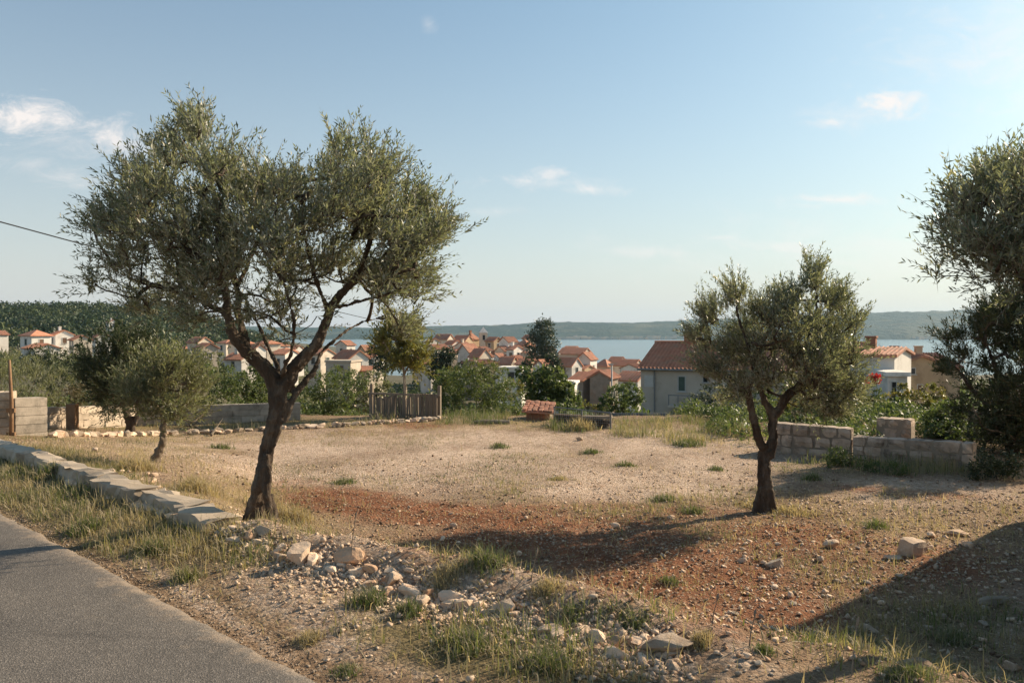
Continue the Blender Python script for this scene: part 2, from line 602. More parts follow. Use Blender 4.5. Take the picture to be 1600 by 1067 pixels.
def asphalt_mat():
    m, N, L, out = new_mat('asphalt')
    tc = N.new('ShaderNodeTexCoord')
    vec = tc.outputs['Object']
    v = nd(N, 'ShaderNodeTexVoronoi', Scale=130.0)
    L.new(vec, v.inputs['Vector'])
    sp = N.new('ShaderNodeSeparateColor')
    L.new(v.outputs['Color'], sp.inputs[0])
    r = ramp(N, [(0, (.090, .080, .070)), (.6, (.130, .116, .102)), (.9, (.165, .147, .130)), (1, (.24, .215, .19))])
    L.new(sp.outputs[0], r.inputs[0])
    n = nd(N, 'ShaderNodeTexNoise', Scale=1.3, Detail=7.0, Roughness=.65)
    L.new(vec, n.inputs['Vector'])
    r2 = ramp(N, [(.3, (.78, .78, .78)), (.7, (1.15, 1.13, 1.10))])
    L.new(n.outputs[0], r2.inputs[0])
    c = mixc(N, L, 1.0, r.outputs[0], r2.outputs[0], 'MULTIPLY')
    n2 = nd(N, 'ShaderNodeTexNoise', Scale=5.0, Detail=10.0, Roughness=.8)
    L.new(vec, n2.inputs['Vector'])
    r3 = ramp(N, [(.60, (0, 0, 0)), (.72, (1, 1, 1))])
    L.new(n2.outputs[0], r3.inputs[0])
    c = mixc(N, L, r3.outputs[0], c, (.23, .185, .14))
    nw = nd(N, 'ShaderNodeTexNoise', Scale=3.0, Detail=4.0)
    L.new(vec, nw.inputs['Vector'])
    va = N.new('ShaderNodeVectorMath')
    va.operation = 'MULTIPLY_ADD'
    L.new(nw.outputs['Color'], va.inputs[0])
    va.inputs[1].default_value = (.5, .5, 0)
    L.new(vec, va.inputs[2])
    vc = nd(N, 'ShaderNodeTexVoronoi', Scale=.55)
    vc.feature = 'DISTANCE_TO_EDGE'
    L.new(va.outputs[0], vc.inputs['Vector'])
    rc = ramp(N, [(.0, (.35, .35, .35)), (.012, (1, 1, 1))])
    L.new(vc.outputs['Distance'], rc.inputs[0])
    c = mixc(N, L, .3, c, rc.outputs[0], 'MULTIPLY')
    dt = N.new('ShaderNodeVectorMath')
    dt.operation = 'DOT_PRODUCT'
    L.new(vec, dt.inputs[0])
    dt.inputs[1].default_value = (-0.680, -0.733, 0)
    dm = N.new('ShaderNodeMath')
    dm.operation = 'MULTIPLY_ADD'
    L.new(n2.outputs[0], dm.inputs[0])
    dm.inputs[1].default_value = 1.3
    L.new(dt.outputs['Value'], dm.inputs[2])
    rd_ = N.new('ShaderNodeMapRange')
    rd_.interpolation_type = 'SMOOTHSTEP'
    rd_.inputs['From Min'].default_value = -2.201 + .55
    rd_.inputs['From Max'].default_value = -2.201 + .85
    rd_.inputs['To Min'].default_value = .6
    rd_.inputs['To Max'].default_value = 0
    L.new(dm.outputs[0], rd_.inputs[0])
    c = mixc(N, L, rd_.outputs[0], c, (.36, .27, .19))
    b = nd(N, 'ShaderNodeBsdfPrincipled', Roughness=.8)
    b.inputs['Specular IOR Level'].default_value = .3
    L.new(c, b.inputs['Base Color'])
    bp = nd(N, 'ShaderNodeBump', Strength=.55, Distance=.006)
    L.new(v.outputs['Distance'], bp.inputs['Height'])
    L.new(bp.outputs[0], b.inputs['Normal'])
    L.new(b.outputs[0], out.inputs[0])
    return m


def water_mat():
    m, N, L, out = new_mat('sea_water')
    tc = N.new('ShaderNodeTexCoord')
    mp = N.new('ShaderNodeMapping')
    mp.inputs['Scale'].default_value = (.05, .3, 1)
    L.new(tc.outputs['Object'], mp.inputs[0])
    n = nd(N, 'ShaderNodeTexNoise', Scale=1.0, Detail=6.0, Roughness=.6)
    L.new(mp.outputs[0], n.inputs['Vector'])
    r = ramp(N, [(.3, (.06, .11, .13)), (.7, (.10, .15, .165))])
    L.new(n.outputs[0], r.inputs[0])
    b = nd(N, 'ShaderNodeBsdfPrincipled', Roughness=.22)
    b.inputs['IOR'].default_value = 1.33
    L.new(r.outputs[0], b.inputs['Base Color'])
    bp = nd(N, 'ShaderNodeBump', Strength=.35, Distance=.5)
    L.new(n.outputs[0], bp.inputs['Height'])
    L.new(bp.outputs[0], b.inputs['Normal'])
    L.new(b.outputs[0], out.inputs[0])
    return m


M['ground'] = ground_mat()
M['asphalt'] = asphalt_mat()
M['water'] = water_mat()
M['hillside'] = rough_mat('hillside_soil', (.07, .075, .035), (.17, .14, .08), .25, .95, .5, 2, stain=(.20, .15, .10), stain_scale=.08, bdist=.3)
M['far_woods'] = rough_mat('far_woods', (.014, .034, .030), (.036, .062, .050), .012, .95, 1.0, .03, stain=(.12, .115, .07), stain_scale=.0045, bdist=20)


def smooth_poly(P, k=6):
    """Catmull-Rom resample of control points (rows may hold a radius column too)"""
    P = np.asarray(P, float)
    Q = np.vstack([2 * P[0] - P[1], P, 2 * P[-1] - P[-2]])
    out = []
    for i in range(1, len(Q) - 2):
        p0, p1, p2, p3 = Q[i - 1:i + 3]
        for t in np.linspace(0, 1, k, endpoint=False):
            out.append(.5 * ((2 * p1) + (-p0 + p2) * t + (2 * p0 - 5 * p1 + 4 * p2 - p3) * t * t + (-p0 + 3 * p1 - 3 * p2 + p3) * t ** 3))
    out.append(P[-1])
    return np.array(out)


def unit(v):
    return v / (np.linalg.norm(v, axis=-1, keepdims=True) + 1e-9)


def leaf_arrays(P, D, Nn, ln, wd, fold=.25):
    """diamond leaves: base P, direction D, rough normal Nn, lengths, widths -> verts, quads"""
    S = unit(np.cross(D, Nn))
    Nn = unit(np.cross(S, D))
    ln, wd = ln[:, None], wd[:, None]
    mid = P + D * ln * .45
    V = np.stack([P, mid + S * wd * .5 + Nn * wd * fold, P + D * ln - Nn * ln * .06, mid - S * wd * .5 + Nn * wd * fold], 1)
    Q = np.arange(len(P) * 4).reshape(-1, 4)
    return V.reshape(-1, 3), Q


def rand_unit(n):
    return unit(RNG.normal(size=(n, 3)))


# ---------------------------------------------------------------- ground, road, hills, sea
def ell(px, py, cx, cy, rx, ry, ang=0.0):
    a = math.radians(ang)
    dx, dy = px - cx, py - cy
    u = (dx * math.cos(a) + dy * math.sin(a)) / rx
    v = (-dx * math.sin(a) + dy * math.cos(a)) / ry
    return np.clip(1.6 - 1.0 * np.sqrt(u * u + v * v) * 1.0, 0, 1)


def zones(x, y):
    """soil cover of the lot: gravel, red earth, dry grass, green grass (0..1 each)"""
    px, py = project(x, y, gz(x, y))
    nz = fbm(x * .9, y * .9, 21, 4)
    mx = np.maximum
    gr = mx.reduce([ell(px, py, 620, 718, 330, 34), ell(px, py, 900, 735, 330, 40), ell(px, py, 1010, 760, 200, 24),
                    ell(px, py, 560, 740, 200, 22), ell(px, py, 480, 925, 190, 56, 28), ell(px, py, 700, 965, 190, 30, 18),
                    ell(px, py, 1000, 1020, 110, 34, 15), ell(px, py, 1430, 770, 150, 22) * .8, ell(px, py, 250, 895, 200, 12, 34),
                    ell(px, py, 760, 700, 480, 26) * .9, np.exp(-((s_line(x, y) + .08) / .38) ** 2) * sm((x + 2.7) / .6) * sm((1.6 - x) / .6), ell(px, py, 1450, 960, 250, 90) * .45, ell(px, py, 1250, 930, 150, 60) * .4])
    rd = mx.reduce([ell(px, py, 530, 783, 110, 20, 6), ell(px, py, 690, 803, 150, 15), ell(px, py, 900, 815, 190, 14) * .85,
                    ell(px, py, 1000, 862, 190, 40) * .85, ell(px, py, 1080, 908, 190, 36) * .85, ell(px, py, 1200, 855, 190, 44) * .84, ell(px, py, 820, 850, 180, 30) * .8,
                    ell(px, py, 1340, 890, 210, 54) * .74, ell(px, py, 1200, 955, 160, 46) * .74, ell(px, py, 870, 800, 300, 14) * .7, ell(px, py, 1400, 770, 120, 8, 5) * .7,
                    ell(px, py, 660, 662, 60, 8) * .5])
    dr = mx.reduce([ell(px, py, 150, 705, 170, 28), ell(px, py, 330, 775, 85, 50) * .9, ell(px, py, 420, 685, 150, 10) * .6,
                    ell(px, py, 800, 664, 420, 8) * .7, ell(px, py, 470, 830, 60, 40) * .8, ell(px, py, 700, 900, 160, 26, 18) * .9,
                    ell(px, py, 400, 930, 170, 60, 20) * .5, ell(px, py, 1170, 690, 140, 20) * .6, ell(px, py, 860, 930, 150, 30, 15) * .7,
                    ell(px, py, 1330, 830, 200, 24) * .55])
    gn = mx.reduce([ell(px, py, 110, 780, 170, 60, 20) * .95, ell(px, py, 270, 835, 130, 34, 12) * .95, ell(px, py, 760, 1015, 200, 46, 8),
                    ell(px, py, 300, 660, 260, 10) * .9, ell(px, py, 600, 960, 60, 22) * .6, ell(px, py, 740, 872, 80, 18) * .6,
                    ell(px, py, 930, 960, 90, 18) * .6, ell(px, py, 1280, 725, 90, 24) * .5, ell(px, py, 1480, 990, 160, 50) * .5])
    s = s_line(x, y)
    off = (py > 1090) | (y < 1.5)
    gn = np.where(off, .5, gn)
    wob = nz * .95
    out = [np.clip(g + wob * sgn, 0, 1) for g, sgn in ((gr, 1), (rd, 1), (dr, -1), (gn, -1))]
    return np.stack(out, -1)


xs = np.concatenate([np.arange(-18, -9, .14), np.arange(-9, 9, .06), np.arange(9, 18.01, .14)])
ys = np.concatenate([np.arange(-5, 2, .3), np.arange(2, 13, .055), np.arange(13, 26.01, .12)])
gx, gy = np.meshgrid(xs, ys)
gzv = gz(gx, gy)
rough_k = sm((s_road(gx, gy) - .05) / .5)
Zg = zones(gx, gy)
lump = .045 * fbm(gx * 2.2, gy * 2.2, 31, 3) + .035 * fbm(gx * 8, gy * 8, 41, 3) * (0.6 + .8 * Zg[..., 1])
lump = lump + .05 * np.clip(fbm(gx * 3.1, gy * 3.1, 77, 3), 0, 1) * Zg[..., 1]
gzv = gzv + lump * rough_k * 1.1
nx_, ny_ = len(xs), len(ys)
idx = np.arange(nx_ * ny_).reshape(ny_, nx_)
quads = np.stack([idx[:-1, :-1], idx[:-1, 1:], idx[1:, 1:], idx[1:, :-1]], -1).reshape(-1, 4)
mesh_obj('ground', np.stack([gx, gy, gzv], -1).reshape(-1, 3), quads, M['ground'], smooth=True, kind='structure', rgba=Zg.reshape(-1, 4))


def lump_at(x, y):
    zz = zones(x, y)
    l = .045 * fbm(x * 2.2, y * 2.2, 31, 3) + .035 * fbm(x * 8, y * 8, 41, 3) * (0.6 + .8 * zz[..., 1])
    l = l + .05 * np.clip(fbm(x * 3.1, y * 3.1, 77, 3), 0, 1) * zz[..., 1]
    return gz(x, y) + l * sm((s_road(x, y) - .05) / .5) * 1.1


# wider slope down to the sea and the wooded hill on the left
aa = np.linspace(-1.3, 1.3, 131)
yr = np.geomspace(18, 1400, 110)
A2, Y2 = np.meshgrid(aa, yr)
X2 = A2 * Y2
Z2 = gz(X2, Y2) + np.minimum(1.0, Y2 / 200) * fbm(X2 / 14, Y2 / 14, 51, 3) * 1.0 - np.where(Y2 < 27, .35, .05)
idx = np.arange(A2.size).reshape(A2.shape)
quads = np.stack([idx[:-1, :-1], idx[:-1, 1:], idx[1:, 1:], idx[1:, :-1]], -1).reshape(-1, 4)
mesh_obj('hillside', np.stack([X2, Y2, Z2], -1).reshape(-1, 3), quads, M['hillside'], smooth=True, kind='structure')

# road: a strip along its edge line, ragged where it meets the verge
RD = np.array((0.733, -0.680))
RN = np.array((-0.680, -0.733))
RO = np.array((-1.01, 3.94))
tl = np.arange(-16, 14, .06)
rag = .05 * fbm(tl * 1.1, tl * 0 + 3, 61, 2) + .035 * fbm(tl * 7, tl * 0 + 5, 62, 3)
wl_ = np.array([0, .04, .12, .3, .7, 1.5, 2.6, 4.2, 5.2])
V = []
for j, w_ in enumerate(wl_):
    off = w_ + (rag if j < 3 else 0)
    p = RO[None] + RD[None] * tl[:, None] + RN[None] * np.broadcast_to(off, tl.shape)[:, None]
    zz = np.full(len(tl), [-.03, .008, .018, .022, .026, .03, .035, .03, .02][j])
    V.append(np.column_stack([p, zz + .006 * fbm(p[:, 0] * .8, p[:, 1] * .8, 63, 2)]))
V = np.stack(V, 1)
idx = np.arange(V.shape[0] * V.shape[1]).reshape(V.shape[:2])
quads = np.stack([idx[:-1, :-1], idx[:-1, 1:], idx[1:, 1:], idx[1:, :-1]], -1).reshape(-1, 4)[:, ::-1]
mesh_obj('road', V.reshape(-1, 3), quads, M['asphalt'], smooth=True, kind='structure')

SEA = -25.5
mesh_obj('sea', np.array([(-7000, 300, SEA), (9000, 300, SEA), (9000, 9000, SEA), (-7000, 9000, SEA)]), [(0, 1, 2, 3)], M['water'], kind='structure')

# the island across the channel
ia = np.linspace(-1.6, 1.6, 520)
it = np.linspace(0, 1, 46)
IA, IT = np.meshgrid(ia, it)
IP = CX + F * IA
crest_px = np.interp(IP, [-900, 300, 640, 740, 850, 930, 990, 1030, 1090, 1200, 1330, 1400, 1470, 1600, 2400], [12, 8, 6, 9, 13, 14, 13, 15, 19, 24, 29, 31, 33, 36, 20])
D0 = 2750 + 90 * fbm(IA * 9, IA * 0, 71, 3) * 2
ID = D0 + IT * 1900
crest = crest_px / F * (D0 + 950) + CAMZ - SEA
prof = np.sin(np.clip(IT * 1.0, 0, 1) * np.pi) ** .8
IZ = SEA - 1.5 + crest * prof + prof * fbm(IA * 26, IT * 6, 72, 5) * 26
IZ = IZ + prof * fbm(IA * 240, IT * 60, 75, 2) * 9
idx = np.arange(IA.size).reshape(IA.shape)
quads = np.stack([idx[:-1, :-1], idx[:-1, 1:], idx[1:, 1:], idx[1:, :-1]], -1).reshape(-1, 4)
mesh_obj('island_hills', np.stack([IA * ID, ID, IZ], -1).reshape(-1, 3), quads, M['far_woods'], smooth=True, kind='structure')
mb = MB()
for k in range(150):
    px = random.choice([random.gauss(985, 30), random.gauss(900, 20), random.uniform(880, 1090), random.uniform(1400, 1480)])
    d = 2700 + 90 * float(fbm(np.array((px - CX) / F * 9), np.array(0.0), 71, 3)) * 2 + random.uniform(10, 130)
    x = (px - CX) / F * d
    z = SEA + (d - 2700) * .05 + random.uniform(-1, 2)
    w = random.uniform(4, 11)
    mb.box(x - w, x + w, d, d + 10, z - 4, z + random.uniform(4, 9))
o = mb.build('shore_village', M['plaster_cream'])
o['kind'] = 'stuff'
tag(o, 'tiny pale houses strung along the far shore of the island', 'village')


# ---------------------------------------------------------------- trees
def olive(name, label, base_px, d, limbs, lobes, n_ends, leaf=0.055, shoots=6, pairs=11, cdep=1.2, seed=1, group=None, leafmat='olive_leaf',
          bark='bark', voxel=0.016, dens_var=None, cat='olive tree', spread_d=1.0, flute_amp=.16, base=None, up=.75, slim=.80):
    """olive tree: limb lines and crown lobes read off as sight lines at the tree's own distance, then grown as twigs, shoots and leaves"""
    rng = np.random.default_rng(seed)
    if base is None:
        base = at(base_px[0], base_px[1], d)
    root = thing(name, label, cat, base, group)
    nodes, rad, VV, FF = [], [], [], []
    nv = 0
    sc = d / F

    def put(V, Fc):
        nonlocal nv
        VV.append(V - base)
        FF.extend([tuple(i + nv for i in f) for f in Fc])
        nv += len(V)

    for li, limb in enumerate(limbs):
        ctl = np.array([[*at(px, py, d + dd), r * sc * slim] for (px, py, dd, r) in limb])
        cur = smooth_poly(ctl, 5)
        P, R = cur[:, :3], np.maximum(cur[:, 3], .003)
        jit = np.cumsum(rng.normal(size=P.shape) * .004, 0)
        P = P + jit - np.linspace(0, 1, len(P))[:, None] * jit[-1] * .0
        ph = rng.uniform(0, 6, 4)
        big = R[0] > .035

        def flute(A, t, ph=ph):
            return 1 + flute_amp * np.sin(3 * A + ph[0] + 2.5 * t) + flute_amp * .6 * np.sin(5 * A + ph[1] - 4 * t) + .05 * np.sin(9 * A + ph[2] + 9 * t) + rng.normal(size=A.shape) * .03
        V, Fc = tube(P, R, 20 if big else 8, flute if big else None)
        put(V, Fc)
        for p, r in zip(P, R):
            nodes.append(p)
            rad.append(r)
    if voxel:
        trunk = mesh_obj('trunk', np.concatenate(VV), FF, M[bark], root, smooth=True)
        md = trunk.modifiers.new('remesh', 'REMESH')
        md.mode = 'VOXEL'
        md.voxel_size = voxel
        md.use_smooth_shade = True
        ms = trunk.modifiers.new('smooth', 'SMOOTH')
        ms.iterations = 2
        tx = bpy.data.textures.new('bark_relief', 'CLOUDS')
        tx.noise_scale = .055
        tx.noise_depth = 3
        mdp = trunk.modifiers.new('relief', 'DISPLACE')
        mdp.texture = tx
        mdp.strength = voxel * 2.8
        mdp.mid_level = .5
        VV, FF, nv = [], [], 0
    n_fixed = len(nodes)
    # crown points
    L = np.array([(l[0], l[1], l[2]) for l in lobes], float)
    wts = np.array([l[3] if len(l) > 3 else 1.0 for l in lobes]) * L[:, 2] ** 2
    cxm, cym = np.average(L[:, 0], weights=wts), np.average(L[:, 1], weights=wts)
    rmax = np.max(np.hypot(L[:, 0] - cxm, L[:, 1] - cym) + L[:, 2])
    pick = rng.choice(len(L), n_ends, p=wts / wts.sum())
    ang, rr = rng.uniform(0, 2 * np.pi, n_ends), np.sqrt(rng.uniform(0, 1, n_ends))
    ext = .2 * (leaf / .055) ** .7 * F / d
    re_ = np.maximum(L[:, 2] * .32, L[:, 2] - .62 * ext)
    fr = np.clip((L[:, 1] - L[:, 1].min()) / max(1.0, np.ptp(L[:, 1])), 0, 1)
    ex, ey = L[pick, 0] + np.cos(ang) * rr * re_[pick], L[pick, 1] + (.25 + .95 * (1 - fr[pick])) * ext * up + np.sin(ang) * rr * re_[pick]
    q = np.clip(np.hypot(ex - cxm, ey - cym) / rmax, 0, 1)
    lobe_dd = rng.uniform(-1, 1, len(L)) * .55
    dd = np.clip(lobe_dd[pick] + rng.uniform(-.62, .62, n_ends), -1, 1) * cdep * np.sqrt(np.clip(1.05 - q * q, .05, 1)) * spread_d
    E = np.stack([at(a, b, d + c) for a, b, c in zip(ex, ey, dd)])
    nodes = np.array(nodes)
    centre = at(cxm, cym, d)
    top = np.array([n for n, r in zip(nodes, rad) if n[2] > base[2] + .9 * (np.array(nodes)[:, 2].max() - base[2]) * .45]) if True else nodes
    dist0 = np.min(np.linalg.norm(E[:, None] - nodes[None], axis=2), 1)
    order = np.argsort(dist0)
    N = [tuple(n) for n in nodes]
    parent = [-1] * len(N)
    cnt = [0] * len(N)
    allow = nodes[:, 2] > base[2] + 0.34 * (E[:, 2].max() - base[2])
    Narr = np.zeros((len(N) + n_ends * 5, 3))
    Narr[:len(N)] = nodes
    pen = np.zeros(len(Narr))
    pen[:len(N)][~allow] = 5.0
    m = len(N)
    paths = []
    for k in order:
        e = E[k]
        dv = np.linalg.norm(Narr[:m] - e, axis=1) + pen[:m] + 1.2 * np.maximum(0, Narr[:m, 2] - e[2] - .05)
        j = int(np.argmin(dv))
        p0 = Narr[j]
        gap = np.linalg.norm(e - p0)
        seg = max(2, min(5, int(gap / .12) + 1))
        ids = [j]
        for t in range(1, seg + 1):
            f = t / seg
            pnt = p0 + (e - p0) * f + rng.normal(size=3) * .025 * min(1, gap) + np.array((0, 0, -.10 * gap * math.sin(math.pi * f) * (0.5 if e[2] > p0[2] else -1)))
            Narr[m] = pnt
            pen[m] = 0.02
            parent.append(ids[-1])
            cnt.append(0)
            ids.append(m)
            m += 1
        paths.append(ids)
        i = ids[-1]
        while i >= 0:
            cnt[i] += 1
            i = parent[i]
    cnt = np.array(cnt)
    rads = np.concatenate([np.array(rad), np.zeros(m - len(rad))])
    for ids in paths:
        P = Narr[ids]
        R = .0042 * np.sqrt(np.maximum(cnt[ids], 1)) * (sc * F / 7) ** .5
        R[0] = min(R[0], rads[ids[0]] if rads[ids[0]] > 0 else R[1] * 1.1)
        R[1:] = np.minimum(R[1:], .03)
        R[0] = min(max(R[1] * 1.15, .004), .035)
        V, Fc = tube(P, R, 5)
        put(V, Fc)
    if voxel:
        mesh_obj('branches', np.concatenate(VV), FF, M[bark], root, smooth=True, kind='stuff')
    else:
        mesh_obj('trunk', np.concatenate(VV), FF, M[bark], root, smooth=True)
    # leafy shoots
    B = np.repeat(E, shoots, 0) + rng.normal(size=(n_ends * shoots, 3)) * .05
    S = len(B)
    out = unit(B - centre + np.array((0, 0, .3)))
    Dv = unit(out * .6 + np.array((0, 0, up * 1.15)) + unit(rng.normal(size=(S, 3))) * .75)
    Ls = (.12 + .32 * rng.uniform(size=S) ** 1.8) * (leaf / .055) ** .7
    t = (np.arange(pairs) + .5) / pairs
    bend = np.array((0, 0, -.18))
    P = B[:, None] + Dv[:, None] * (Ls[:, None] * t)[..., None] + bend * (Ls[:, None] * t * t)[..., None] * .6
    s1 = unit(np.cross(Dv, unit(rng.normal(size=(S, 3)))))
    s2 = np.cross(Dv, s1)
    a = (np.arange(pairs) * 1.5708)[None, :] + rng.normal(size=(S, pairs)) * .4
    side = s1[:, None] * np.cos(a)[..., None] + s2[:, None] * np.sin(a)[..., None]
    LP, LD = [], []
    for sg in (1, -1):
        LP.append(P)
        LD.append(unit(Dv[:, None] * .92 + side * sg * .58 + rng.normal(size=P.shape) * .18))
    LP, LD = np.concatenate([x.reshape(-1, 3) for x in LP]), np.concatenate([x.reshape(-1, 3) for x in LD])
    keep = rng.uniform(size=len(LP)) < .86
    LP, LD = LP[keep], LD[keep]
    LN = unit(np.array((0, 0, 1.0)) * .8 + rng.normal(size=LP.shape) * .6)
    nl = len(LP)
    ln = leaf * rng.uniform(.65, 1.2, nl)
    V, Q = leaf_arrays(LP, LD, LN, ln, ln * rng.uniform(.21, .30, nl))
    tone = np.repeat(np.tile(rng.normal(.45, .16, S)[:, None], (1, pairs)).reshape(-1), 1)
    tone = np.concatenate([tone, tone])[keep] + rng.normal(0, .13, nl)
    crown = mesh_obj('crown', V - base, Q, M[leafmat], root, var=np.repeat(np.clip(tone, 0, 1), 4))
    # thin shoot stems
    Vs, Qs = leaf_arrays(B - Dv * .05, Dv, unit(rng.normal(size=(S, 3))), Ls + .05, np.full(S, .006), 0)
    mesh_obj('twigs', Vs - base, Qs, M['bark_pale'], root, kind='stuff')
    return root


def bush(name, label, d, lobes, n=2600, leaf=.09, mat='leaf_green', cat='bush', group=None, ratio=.5, cdep=None, foot=None, seed=1, stems=4, clump=.16, upright=0.0, trunk=None):
    """dense shrub or far tree: leaf clumps spread over the shells of several lobes, on a few stems"""
    rng = np.random.default_rng(seed)
    L = np.array([l[:3] for l in lobes], float)
    sc = d / F
    foot_py = foot if foot is not None else max(L[:, 1] + L[:, 2])
    cxm = np.average(L[:, 0], weights=L[:, 2])
    base = at(cxm, foot_py, d)
    root = thing(name, label, cat, base, group)
    if cdep is None:
        cdep = (L[:, 0] + L[:, 2]).max() * sc - (L[:, 0] - L[:, 2]).min() * sc
        cdep *= .5
    w = L[:, 2] ** 2
    dl = rng.uniform(-.5, .5, len(L)) * cdep
    nc = max(20, n // 14)
    pk = rng.choice(len(L), nc, p=w / w.sum())
    u = unit(rng.normal(size=(nc, 3)))
    u[:, 1] = np.where(rng.uniform(size=nc) < .7, -np.abs(u[:, 1]), u[:, 1])
    rr = rng.uniform(.55, 1.03, nc) ** .6
    cen = np.stack([at(L[k, 0], L[k, 1], d + dl[k]) for k in range(len(L))])
    Rw = L[:, 2] * sc
    C = cen[pk] + u * (rr * Rw[pk])[:, None]
    m = 14
    cl = clump * (0.5 + rng.uniform(size=nc)) * np.clip(Rw[pk] / .8, .5, 3)
    P = C[:, None] + unit(rng.normal(size=(nc, m, 3))) * (cl[:, None] * rng.uniform(.2, 1, (nc, m)))[..., None]
    Dv = unit(u[:, None] * .5 + rng.normal(size=(nc, m, 3)) * .7 + np.array((0, 0, .25 + upright)))
    Nn = unit(u[:, None] * .7 + np.array((0, 0, .6)) + rng.normal(size=(nc, m, 3)) * .5)
    P, Dv, Nn = P.reshape(-1, 3), Dv.reshape(-1, 3), Nn.reshape(-1, 3)
    fl = gz(P[:, 0], P[:, 1])
    k = P[:, 2] > np.minimum(fl, base[2])
    P, Dv, Nn = P[k], Dv[k], Nn[k]
    ln = leaf * rng.uniform(.6, 1.25, len(P))
    V, Q = leaf_arrays(P, Dv, Nn, ln, ln * ratio * rng.uniform(.8, 1.2, len(P)), .12)
    tone = np.repeat(rng.normal(.5, .2, nc), m)[k] + rng.normal(0, .12, len(P))
    mesh_obj('foliage' if not trunk else 'crown', V - base, Q, M[mat], root, var=np.repeat(np.clip(tone, 0, 1), 4))
    mb = MB()
    if trunk:
        tp = np.array(at(trunk[0], trunk[1], d)) - base
        c0 = cen.mean(0) - base
        mb.tube([(0 + tp[0], 0, -.6), tp * .5 + c0 * .2, c0], [trunk[2] * sc, trunk[2] * sc * .8, trunk[2] * sc * .4], 7)
    for i in range(min(stems, nc)):
        tgt = C[rng.integers(nc)] - base
        st = np.array((rng.normal() * .12 * Rw.max(), rng.normal() * .1, -.5)) if not trunk else np.array((tp[0], 0, .3 * c0[2]))
        mb.tube([st, (st + tgt) * .5 + rng.normal(size=3) * .06, tgt], [max(.012, .02 * Rw.max()), .012 * max(1, Rw.max()), .006 * max(1, Rw.max())], 5)
    mb.build('trunk' if trunk else 'stems', M['bark'], root, smooth=True)
    return root


# --- the large olive on the left
dA = 7.05
limbsA = [
    [(404, 845, .0, 22), (402, 820, 0, 21), (403, 790, .02, 19), (409, 750, .03, 18), (421, 702, .02, 17.5), (432, 660, 0, 18), (438, 630, 0, 19.5), (438, 604, 0, 20.5), (436, 592, 0, 15)],
    [(378, 838, -.06, 7), (390, 800, -.05, 12), (401, 765, -.05, 13), (415, 715, -.03, 10)],
    [(428, 842, -.05, 6), (422, 808, -.07, 9), (418, 770, -.06, 10), (420, 725, -.04, 9)],
    [(444, 838, .12, 6), (425, 805, .1, 12), (415, 770, .06, 13)],
    [(442, 660, -.02, 9), (452, 640, 0, 8.5), (463, 612, .04, 8.5), (480, 590, .1, 8), (492, 572, .18, 7), (502, 548, .3, 5), (530, 520, .5, 4), (560, 500, .7, 3.2), (590, 490, .85, 2.4), (640, 470, 1.0, 1.5)],
    [(438, 612, 0, 18), (424, 588, -.02, 17), (402, 562, -.06, 15), (384, 545, -.1, 14), (366, 528, -.15, 12.5), (354, 500, -.2, 10), (350, 480, -.22, 9), (340, 440, -.3, 7), (300, 400, -.45, 5.5), (255, 365, -.6, 4), (215, 330, -.7, 2.5)],
    [(386, 548, -.1, 10), (378, 515, -.02, 9), (372, 480, .05, 8), (368, 440, .1, 7), (352, 370, .12, 5.5), (335, 300, .1, 4.5), (318, 235, .05, 3), (305, 180, 0, 1.8)],
    [(369, 448, .1, 6), (395, 390, .3, 5), (420, 340, .45, 4), (450, 290, .5, 2.6)],
    [(442, 608, 0, 17), (458, 576, .02, 16), (480, 553, .05, 14.5), (502, 530, .08, 13), (514, 500, .1, 11.5), (520, 480, .1, 10), (540, 452, .05, 9), (560, 428, 0, 8), (572, 400, -.05, 6.5), (585, 340, -.1, 5), (590, 280, -.1, 3.5), (575, 215, -.12, 2)],
    [(514, 490, .1, 7), (508, 470, .05, 6), (492, 425, -.1, 5), (478, 370, -.25, 4), (470, 320, -.35, 2.5)],
    [(560, 430, 0, 5), (600, 400, .2, 4.5), (640, 350, .35, 3.2), (660, 310, .4, 2)],
    [(520, 482, .1, 5), (560, 470, -.2, 4.5), (610, 455, -.4, 3.5), (650, 430, -.5, 2)],
    [(434, 590, .04, 7), (430, 565, .15, 6), (420, 542, .3, 5), (400, 500, .5, 4), (380, 460, .7, 3)],
    [(440, 588, -.05, 6), (452, 550, -.3, 5), (455, 500, -.5, 4), (440, 440, -.7, 3)],
    [(352, 490, -.2, 7), (310, 470, -.1, 5.5), (260, 450, .1, 4), (205, 430, .2, 2.5), (170, 410, .3, 1.5)],
]
lobesA = [(305, 178, 34, 1.1), (275, 220, 50), (335, 230, 48), (225, 275, 50), (180, 330, 44), (255, 330, 75), (335, 320, 75), (195, 395, 50), (155, 435, 24, .7), (270, 410, 75),
          (350, 410, 68), (225, 468, 40, .7), (300, 478, 45, .8), (405, 370, 66), (410, 290, 50), (400, 238, 24), (455, 275, 40), (480, 330, 55), (505, 250, 38), (540, 215, 28),
          (578, 212, 34), (600, 265, 48), (640, 300, 44), (560, 320, 58), (662, 345, 40), (622, 390, 55, .9), (545, 395, 58), (682, 345, 24), (645, 435, 40, .75), (475, 415, 58), (600, 450, 40, .8),
          (430, 480, 45, .6), (440, 530, 28, .5), (500, 490, 26, .5), (625, 505, 32, .5), (390, 480, 36, .8), (255, 262, 40), (365, 270, 40), (145, 340, 14, .8), (200, 225, 10, .8), (455, 395, 60, .8), (600, 335, 50), (640, 375, 44), (585, 430, 44), (560, 270, 44), (520, 300, 46)]
olive('olive_tree', 'large old olive tree with forked trunk at the end of the low wall', (404, 832), dA, limbsA, lobesA, 680, leaf=.052, shoots=8, pairs=9, cdep=1.3, seed=3, slim=.66, voxel=.012)

